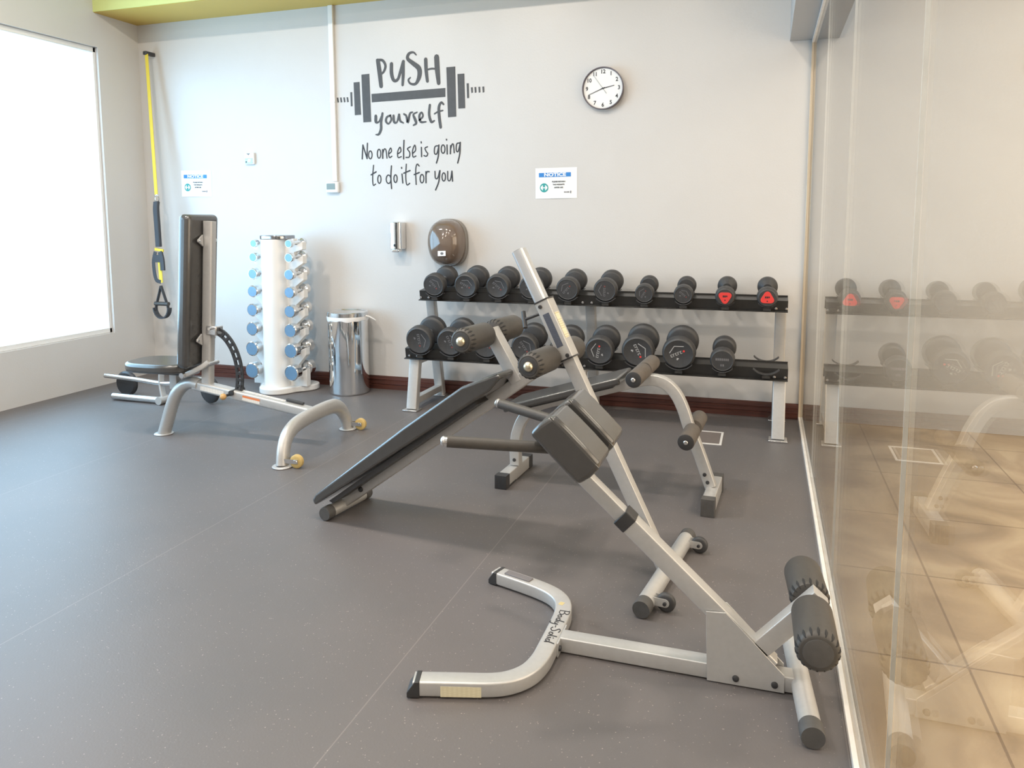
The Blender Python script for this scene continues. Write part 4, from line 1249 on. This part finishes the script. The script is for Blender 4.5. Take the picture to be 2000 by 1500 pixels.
MB().sweep([P3(-0.600, 0, 0.672), P3(-0.722, 0, 0.868)], rect(0.050, 0.056, 0.003), (0, 1, 0)).build('roller_strut', M_silver, db_)
for (u, z) in ((-0.727, 0.853), (-0.452, 0.782)):
    MB().cyl(P3(u, -0.20, z), P3(u, 0.20, z), 0.012, 16).build('axle', M_steel, db_)
    for s_ in (-1, 1):
        foam(P3(u, s_ * 0.029, z), P3(u, s_ * 0.225, z), 0.0485, 'foam_roller', db_, (0, 0, 0), M_foam, nut=0.0185, rib='b' if s_ < 0 else 'a')
MB().box(P3(-0.430, 0, 0.782), (0.07, 0.046, 0.05), Matrix.Rotation(rad(-36), 3, 'Y')).build('axle_bracket', M_silver, db_, 0.003)
sd = (P3(-0.388, 0, 0.781) - P3(-0.493, 0, 0.993)).normalized()
MB().sweep([P3(-0.493, 0, 0.993), P3(-0.388, 0, 0.781)], rect(0.058, 0.062, 0.004), (0, 1, 0)).build('sleeve', M_silver, db_)
for p, k in ((P3(-0.493, 0, 0.993), 1), (P3(-0.388, 0, 0.781), -1)):
    MB().sweep([p - sd * k * 0.004, p + sd * k * 0.002], rect(0.061, 0.065, 0.004), (0, 1, 0)).build('sleeve_lip', M_dark, db_)
MB().sweep([P3(-0.598, 0, 1.182), P3(-0.480, 0, 0.950)], rect(0.050, 0.052, 0.014, 5), (0, 1, 0)).build('extension_tube', M_ext, db_)
tp = P3(-0.598, 0, 1.182)
MB().sweep([tp - sd * 0.0015, tp + sd * 0.0005], rect(0.040, 0.044, 0.014, 5), (0, 1, 0)).build('tube_plug', M_dark, db_)
MB().sweep([P3(-0.400, 0, 0.806), P3(-0.012, 0, 0.040)], rect(0.050, 0.042, 0.003), (0, 1, 0)).build('rear_post', M_silver, db_)
MB().lathe(P3(-0.099, -0.026, 0.205), (0, -1, 0), [(0, 0.011), (0.006, 0.010), (0.008, 0)], 18).build('bolt', M_dark, db_)
for t in (0.10, 0.93):
    p = P3(-0.493, -0.0312, 0.993) + Vector((0.105, 0, -0.212)) * t + Vector((0.012 if t > .5 else -0.012, 0, 0))
    MB().lathe(p, (0, -1, 0), [(0, 0.008), (0.004, 0.007), (0.005, 0)], 14).build('bolt', M_dark, db_)
# stickers on the sleeve
sn = Vector((sd.z, 0, -sd.x)); sn = -sn if sn.x < 0 else sn
c = P3(-0.4405, 0, 0.887)
def on_sleeve(face, t0, t1, w0, w1, name, m):
    q = []
    for t, w_ in ((t0, w0), (t1, w0), (t1, w1), (t0, w1)):
        if face == 'near': q.append(c + sd * t + sn * w_ + Vector((0, -0.0312, 0)))
        else: q.append(c + sd * t + sn * 0.0292 + Vector((0, w_, 0)))
    MB().prism(q, Vector((0, -0.0006, 0)) if face == 'near' else sn * 0.0006).build(name, m, db_)
on_sleeve('near', -0.068, 0.068, -0.015, 0.012, 'instruction_label', M_lab_k)
on_sleeve('side', -0.060, 0.045, -0.020, 0.016, 'warning_label', M_lab_y)
# T handle of the locking screw
ks = P3(-0.500, 0, 0.945)
kd = P3(-0.575, 0, 0.915) - ks
MB().cyl(ks, ks + kd, 0.006, 14).build('locking_screw', M_dark, db_)
kq = ks + kd
MB().cyl(kq + Vector((0.012, -0.016, -0.030)), kq + Vector((-0.012, 0.016, 0.030)), 0.009, 14).build('screw_handle', M_black, db_, 0.002)
MB().sweep([P3(0, -0.290, 0.031), P3(0, 0.290, 0.031)], circ(0.029, 28)).build('rear_tube', M_silver, db_)
for s_ in (-1, 1):
    MB().lathe(P3(0, s_ * 0.285, 0.031), (0, s_, 0), [(0, 0.0295), (0, 0.0308), (0.038, 0.0308), (0.044, 0.029), (0.044, 0)], 28).build('end_cap', M_cap, db_, ang=30)
    v = s_ * 0.248
    fk = MB()
    for q in (-1, 1):
        vv = v + q * 0.016
        prof = [P3(0.018, vv, 0.050), P3(0.018, vv, 0.022)] + [P3(0.062 + 0.014 * math.sin(t), vv, 0.036 - 0.014 * math.cos(t)) for t in [PI * i / 8 for i in range(9)]]
        fk.prism(prof, (0, 0.003, 0))
    fk.build('wheel_fork', M_silver, db_)
    wl = MB().lathe(P3(0.062, v - 0.012, 0.034), (0, 1, 0), [(0, 0), (0, 0.022), (0.002, 0.029), (0.006, 0.032), (0.018, 0.032), (0.022, 0.029), (0.024, 0.022), (0.024, 0)], 28).build('transport_wheel', M_rubber, db_)
    MB().lathe(P3(0.062, v - 0.024, 0.036), (0, 1, 0), [(0, 0), (0, 0.006), (0.048, 0.006), (0.048, 0)], 14).build('wheel_bolt', M_dark, wl)

# ================================================================== arched sit-up bench
sb = thing('sit_up_bench', 'silver arched sit up bench with sloping pad and brown foam rollers by the rack', 'exercise bench', (-0.69, 3.344, 0), -3)
VC = 0.188
arc = [(-0.480, 0.070), (-0.481, 0.150), (-0.474, 0.225), (-0.445, 0.300), (-0.400, 0.354), (-0.330, 0.395), (-0.15, 0.452), (0.02, 0.505), (0.11, 0.534), (0.17, 0.550), (0.22, 0.553), (0.268, 0.537), (0.312, 0.494), (0.345, 0.430), (0.372, 0.352), (0.425, 0.220), (0.478, 0.076)]
MB().sweep(spline([(u, VC, z) for u, z in arc], 5), rect(0.050, 0.050, 0.004), (0, 1, 0)).build('arched_frame', M_silver, sb)
for u, hh in ((0.487, 0.078), (-0.489, 0.066)):
    MB().sweep([P3(u, 0.03, hh / 2 + 0.002), P3(u, 0.346, hh / 2 + 0.002)], rect(0.054, hh - 0.004, 0.004)).build('cross_foot', M_silver, sb)
    for v0, v1 in ((-0.002, 0.046), (0.330, 0.378)):
        cp = MB().box2((u - 0.030, v0, 0.001), (u + 0.030, v1, hh + 0.002))
        for i in range(9):
            x = u - 0.026 + i * 0.0065
            vv = v0 - 0.0008 if v0 < 0.1 else v1 - 0.0008
            cp.box2((x - 0.0016, vv, 0.006), (x + 0.0016, vv + 0.0016, hh - 0.004))
        cp.build('end_cap', M_cap if u > 0 else M_black, sb, 0.002)
MB().box2((-0.510, 0.058, 0.010), (-0.4615, 0.135, 0.0)).build('floor_pad', M_black, sb)
for u, z in ((0.452, 0.135), (0.466, 0.100), (-0.480, 0.098)):
    MB().lathe(P3(u, VC - 0.0255, z), (0, -1, 0), [(0, 0.009), (0.005, 0.008), (0.007, 0)], 16).build('bolt', M_dark, sb)
ang = math.atan(0.32)
Rs = Matrix.Rotation(-ang, 3, 'Y')
pc = P3(-0.212, 0.192, 0.489 - 0.018)
MB().box(pc, (0.603, 0.275, 0.034), Rs).build('bench_pad', M_vinyl, sb, 0.010, 4, ang=60)
MB().box(pc + Rs @ Vector((0, 0, -0.021)), (0.52, 0.235, 0.010), Rs).build('pad_board', M_black, sb, 0.002)
def slim_roller(a, b, r, axis_end):
    a, b = Vector(a), Vector(b)
    L = (b - a).length
    o = MB().lathe(a, b - a, [(0, 0), (0, r * 0.94), (0.004, r), (L - 0.004, r), (L, r * 0.94), (L, r * 0.35), (L - 0.01, r * 0.33), (L - 0.01, 0)], 32).build('foam_roller', M_foam2, sb)
    d = (b - a).normalized()
    MB().lathe(b - d * 0.006, d, [(0, r * 0.97), (0.0075, r * 0.95), (0.0085, r * 0.9), (0.0085, r * 0.30), (0.004, r * 0.28), (0.004, 0)], 32).build('roller_cap', M_black, o)
    MB().lathe(b - d * 0.003, d, [(0, r * 0.28), (0.010, r * 0.26), (0.012, r * 0.2), (0.012, 0)], 20).build('axle_end', M_steel, o)
for (u, z, un) in ((0.160, 0.594, 0), (0.393, 0.336, 0)):
    MB().cyl(P3(u, -0.02, z), P3(u, 0.40, z), 0.011, 14).build('axle', M_dark, sb)
    gap = 0.006 if z > 0.5 else 0.030
    slim_roller(P3(u, VC - gap, z), P3(u, -0.035, z), 0.037, None)
    slim_roller(P3(u, VC + gap + (0.008 if z > .5 else 0), z), P3(u, 0.405, z), 0.037, None)
MB().sweep([P3(0.178, VC, 0.535), P3(0.160, VC, 0.604)], rect(0.012, 0.03), (0, 1, 0)).build('roller_bracket', M_dark, sb)

# ================================================================== adjustable bench
ab = thing('adjustable_bench', 'silver adjustable bench with a tall upright black backrest, round seat and yellow transport wheels', 'exercise bench', (-2.42, 3.7075, 0), 3.365)
MB().sweep([P3(-0.790, 0, 0.322), P3(0.020, 0, 0.190)], rect(0.070, 0.056, 0.012, 4), (0, 0, 1)).build('main_beam', M_silver, ab)
lg = spline([(-1.030, 0, 0.006), (-1.000, 0, 0.085), (-0.965, 0, 0.180), (-0.925, 0, 0.258), (-0.870, 0, 0.312), (-0.810, 0, 0.332), (-0.760, 0, 0.322)], 5)
MB().sweep(lg, circ(0.036, 24, 0.042), (0, 1, 0)).build('front_leg', M_silver, ab)
MB().lathe(P3(-1.033, 0, 0.001), (0, 0, 1), [(0, 0), (0, 0.054), (0.004, 0.056), (0.008, 0.050), (0.010, 0)], 32).build('foot_disc', M_silver, ab)
ra = spline([(0.012, -0.372, 0.006), (0.006, -0.350, 0.080), (0.0, -0.305, 0.142), (0, -0.235, 0.178), (0, -0.14, 0.191), (0, 0.0, 0.194), (0, 0.14, 0.191), (0, 0.235, 0.178), (0, 0.305, 0.142), (0.006, 0.350, 0.080), (0.012, 0.372, 0.006)], 5)
MB().sweep(ra, circ(0.044, 24, 0.032), (1, 0, 0)).build('rear_arch', M_silver, ab)
for s_ in (-1, 1):
    MB().lathe(P3(0.012, s_ * 0.374, 0.001), (0, 0, 1), [(0, 0), (0, 0.053), (0.004, 0.055), (0.008, 0.050), (0.010, 0)], 32).build('foot_disc', M_silver, ab)
    v = s_ * 0.374
    wl = MB().lathe(P3(0.098, v - 0.013, 0.038), (0, 1, 0), [(0, 0), (0, 0.018), (0.0, 0.030), (0.004, 0.036), (0.022, 0.036), (0.026, 0.030), (0.026, 0)], 32).build('transport_wheel', M_yellow, ab)
    MB().lathe(P3(0.098, v - 0.0215, 0.038), (0, 1, 0), [(0, 0), (0, 0.010), (0.005, 0.013), (0.043, 0.013), (0.043, 0)], 18).build('wheel_hub', M_chrome, wl)
    fk = MB()
    for q in (-1, 1):
        fk.box2((0.030, v + q * 0.0165 - 0.0015, 0.028), (0.112, v + q * 0.0165 + 0.0015, 0.050))
    fk.build('wheel_fork', M_steel, ab)
# backrest
t4 = rad(4.4)
Rb = Matrix.Rotation(t4, 3, 'Y')
MB().box(P3(-0.744, 0, 0.885), (0.078, 0.280, 0.895), Rb).build('backrest_pad', M_vinyl, ab, 0.030, 5, ang=60)
MB().sweep([P3(-0.705, 0, 0.325), P3(-0.640, 0, 1.292)], rect(0.060, 0.052, 0.010, 4), (0, 1, 0)).build('backrest_post', M_silver, ab)
for z in (1.18, 0.60):
    u = -0.705 + (z - 0.325) * 0.0672
    for s_ in (-1, 1):
        wg = MB().prism([P3(u - 0.028, s_ * 0.030, z + 0.035), P3(u - 0.028, s_ * 0.030, z - 0.035), P3(u - 0.020, s_ * 0.085, z - 0.006), P3(u - 0.020, s_ * 0.085, z + 0.006)], (0.010, 0, 0))
        wg.build('pad_bracket', M_silver, ab, 0.002)
    for s_ in (-1, 1):
        MB().lathe(P3(u - 0.014, s_ * 0.072, z), (1, 0, 0), [(0, 0.009), (0.006, 0.007), (0.008, 0)], 14).build('bolt', M_chrome, ab)
# curved adjusting rack with holes
ac = spline([(-0.640, 0, 0.660), (-0.575, 0, 0.622), (-0.525, 0, 0.558), (-0.494, 0, 0.475), (-0.484, 0, 0.390), (-0.490, 0, 0.320), (-0.505, 0, 0.272)], 6)
mb = MB()
ctr = Vector((-0.775, 0, 0.39))
A_ = [Vector(p) for p in ac]
for s_ in (-1, 1):
    mb.sweep([p + (p - ctr).normalized() * s_ * 0.0165 for p in A_], rect(0.016, 0.011), (0, 1, 0))
L = len(A_)
for i in range(2, L - 1, 3):
    p = A_[i]; d = (p - ctr).normalized()
    mb.sweep([p - d * 0.016, p + d * 0.016], rect(0.016, 0.018), (0, 1, 0))
mb.build('adjusting_rack', M_dark, ab)
MB().box(P3(-0.642, 0, 0.655), (0.070, 0.070, 0.055), Rb).build('rack_carriage', M_steel, ab, 0.006)
MB().cyl(P3(-0.640, -0.055, 0.668), P3(-0.640, 0.055, 0.668), 0.008, 14).build('carriage_pin', M_chrome, ab)
MB().cyl(P3(-0.520, -0.045, 0.292), P3(-0.520, 0.075, 0.292), 0.016, 18).build('pivot_bolt', M_black, ab)
# hinge lever under the seat
MB().sweep(spline([(-0.660, -0.046, 0.470), (-0.700, -0.060, 0.440), (-0.770, -0.075, 0.405), (-0.800, -0.080, 0.392)], 5), rect(0.030, 0.018, 0.006), (0, 1, 0)).build('hinge_arm', M_silver, ab)
MB().cyl(P3(-0.800, -0.110, 0.395), P3(-0.800, 0.04, 0.395), 0.016, 18).build('hinge_pin', M_steel, ab)
MB().cyl(P3(-0.672, -0.055, 0.455), P3(-0.672, 0.055, 0.455), 0.014, 18).build('hinge_pin', M_steel, ab)
# seat
ring = []
for i in range(48):
    a = 2 * PI * i / 48
    r = (abs(math.cos(a)) ** 3 + abs(math.sin(a)) ** 3) ** (-1 / 3)
    ring.append(P3(-1.005 + 0.215 * r * math.cos(a), 0.155 * r * math.sin(a), 0.402))
MB().prism(ring, (0, 0, 0.056)).build('seat', M_vinyl, ab, 0.018, 4, ang=60)
MB().box2((-1.10, -0.08, 0.388), (-0.84, 0.08, 0.402)).build('seat_board', M_black, ab, 0.002)
MB().sweep([P3(-0.93, 0, 0.290), P3(-0.93, 0, 0.390)], rect(0.05, 0.05, 0.004), (0, 1, 0)).build('seat_post', M_silver, ab)
# ball knob, stickers, bumper
q = P3(-0.537, -0.035, 0.281)
MB().cyl(q, q + Vector((0, -0.04, 0)), 0.008, 14).build('knob_stem', M_dark, ab)
MB().lathe(q + Vector((0, -0.038, 0)), (0, -1, 0), [(0, 0)] + [(0.019 - 0.019 * math.cos(PI * i / 12), 0.019 * math.sin(PI * i / 12)) for i in range(1, 12)] + [(0.038, 0)], 24).build('ball_knob', M_tan, ab)
bd = Vector((0.81, 0, -0.132)).normalized()
bn = Vector((0.161, 0, 0.987))
b0 = P3(-0.790, 0, 0.322)
def on_beam(s0, s1, w0, w1, name, m, top):
    qd = []
    for s_, w_ in ((s0, w0), (s1, w0), (s1, w1), (s0, w1)):
        p = b0 + bd * s_
        qd.append(p + bn * 0.0285 + Vector((0, w_, 0)) if top else p + Vector((0, -0.0353, 0)) + bn * w_)
    MB().prism(qd, bn * 0.0006 if top else Vector((0, -0.0006, 0))).build(name, m, ab)
on_beam(0.06, 0.22, -0.015, 0.010, 'white_label', M_lab_w, False)
on_beam(0.345, 0.46, 0.003, 0.016, 'orange_label', M_orange, False)
on_beam(0.345, 0.46, -0.014, 0.003, 'warning_label', M_lab_w, False)
on_beam(0.32, 0.60, -0.006, 0.016, 'scale_strip', M_lab_w, True)
mb = MB()
mb.box(b0 + bd * 0.66 + bn * 0.036 + Vector((0, 0.012, 0)), (0.11, 0.022, 0.014), Matrix.Rotation(math.atan2(0.132, 0.81), 3, 'Y'))
mb.build('rubber_bumper', M_black, ab, 0.003)

# ================================================================== machine by the window wall
mm = thing('floor_machine', 'silver floor machine frame with a dark wheel half hidden behind the adjustable bench', 'exercise machine', (-4.10, 4.30, 0))
OFF = (-4.10, 4.30, 0)
MB(OFF).sweep(spline([(-4.62, 4.34, 0.150), (-4.30, 4.30, 0.150), (-3.98, 4.26, 0.148), (-3.78, 4.30, 0.185), (-3.70, 4.36, 0.170)], 5), circ(0.016, 18)).build('frame_rail', M_steel, mm)
MB(OFF).sweep(spline([(-4.03, 4.27, 0.260), (-4.04, 4.27, 0.15), (-4.015, 4.26, 0.045)], 5), rect(0.045, 0.016, 0.004), (1, 0, 0)).build('upright', M_silver, mm)
MB(OFF).sweep([(-4.46, 4.25, 0.027), (-4.02, 4.25, 0.027)], circ(0.024, 18)).build('floor_tube', M_steel, mm)
MB(OFF).cyl((-4.02, 4.21, 0.030), (-4.02, 4.30, 0.030), 0.028, 20).build('end_cap', M_silver, mm)
MB(OFF).lathe((-3.705, 4.34, 0.100), (0.25, 1, 0), [(0, 0), (0, 0.030), (0.004, 0.085), (0.012, 0.094), (0.034, 0.094), (0.042, 0.085), (0.046, 0.03), (0.046, 0)], 40).build('wheel', M_dark, mm)
MB(OFF).lathe((-4.46, 4.36, 0.095), (0, 1, 0), [(0, 0), (0, 0.08), (0.01, 0.092), (0.03, 0.092), (0.04, 0.08), (0.04, 0)], 36).build('wheel', M_dark, mm)
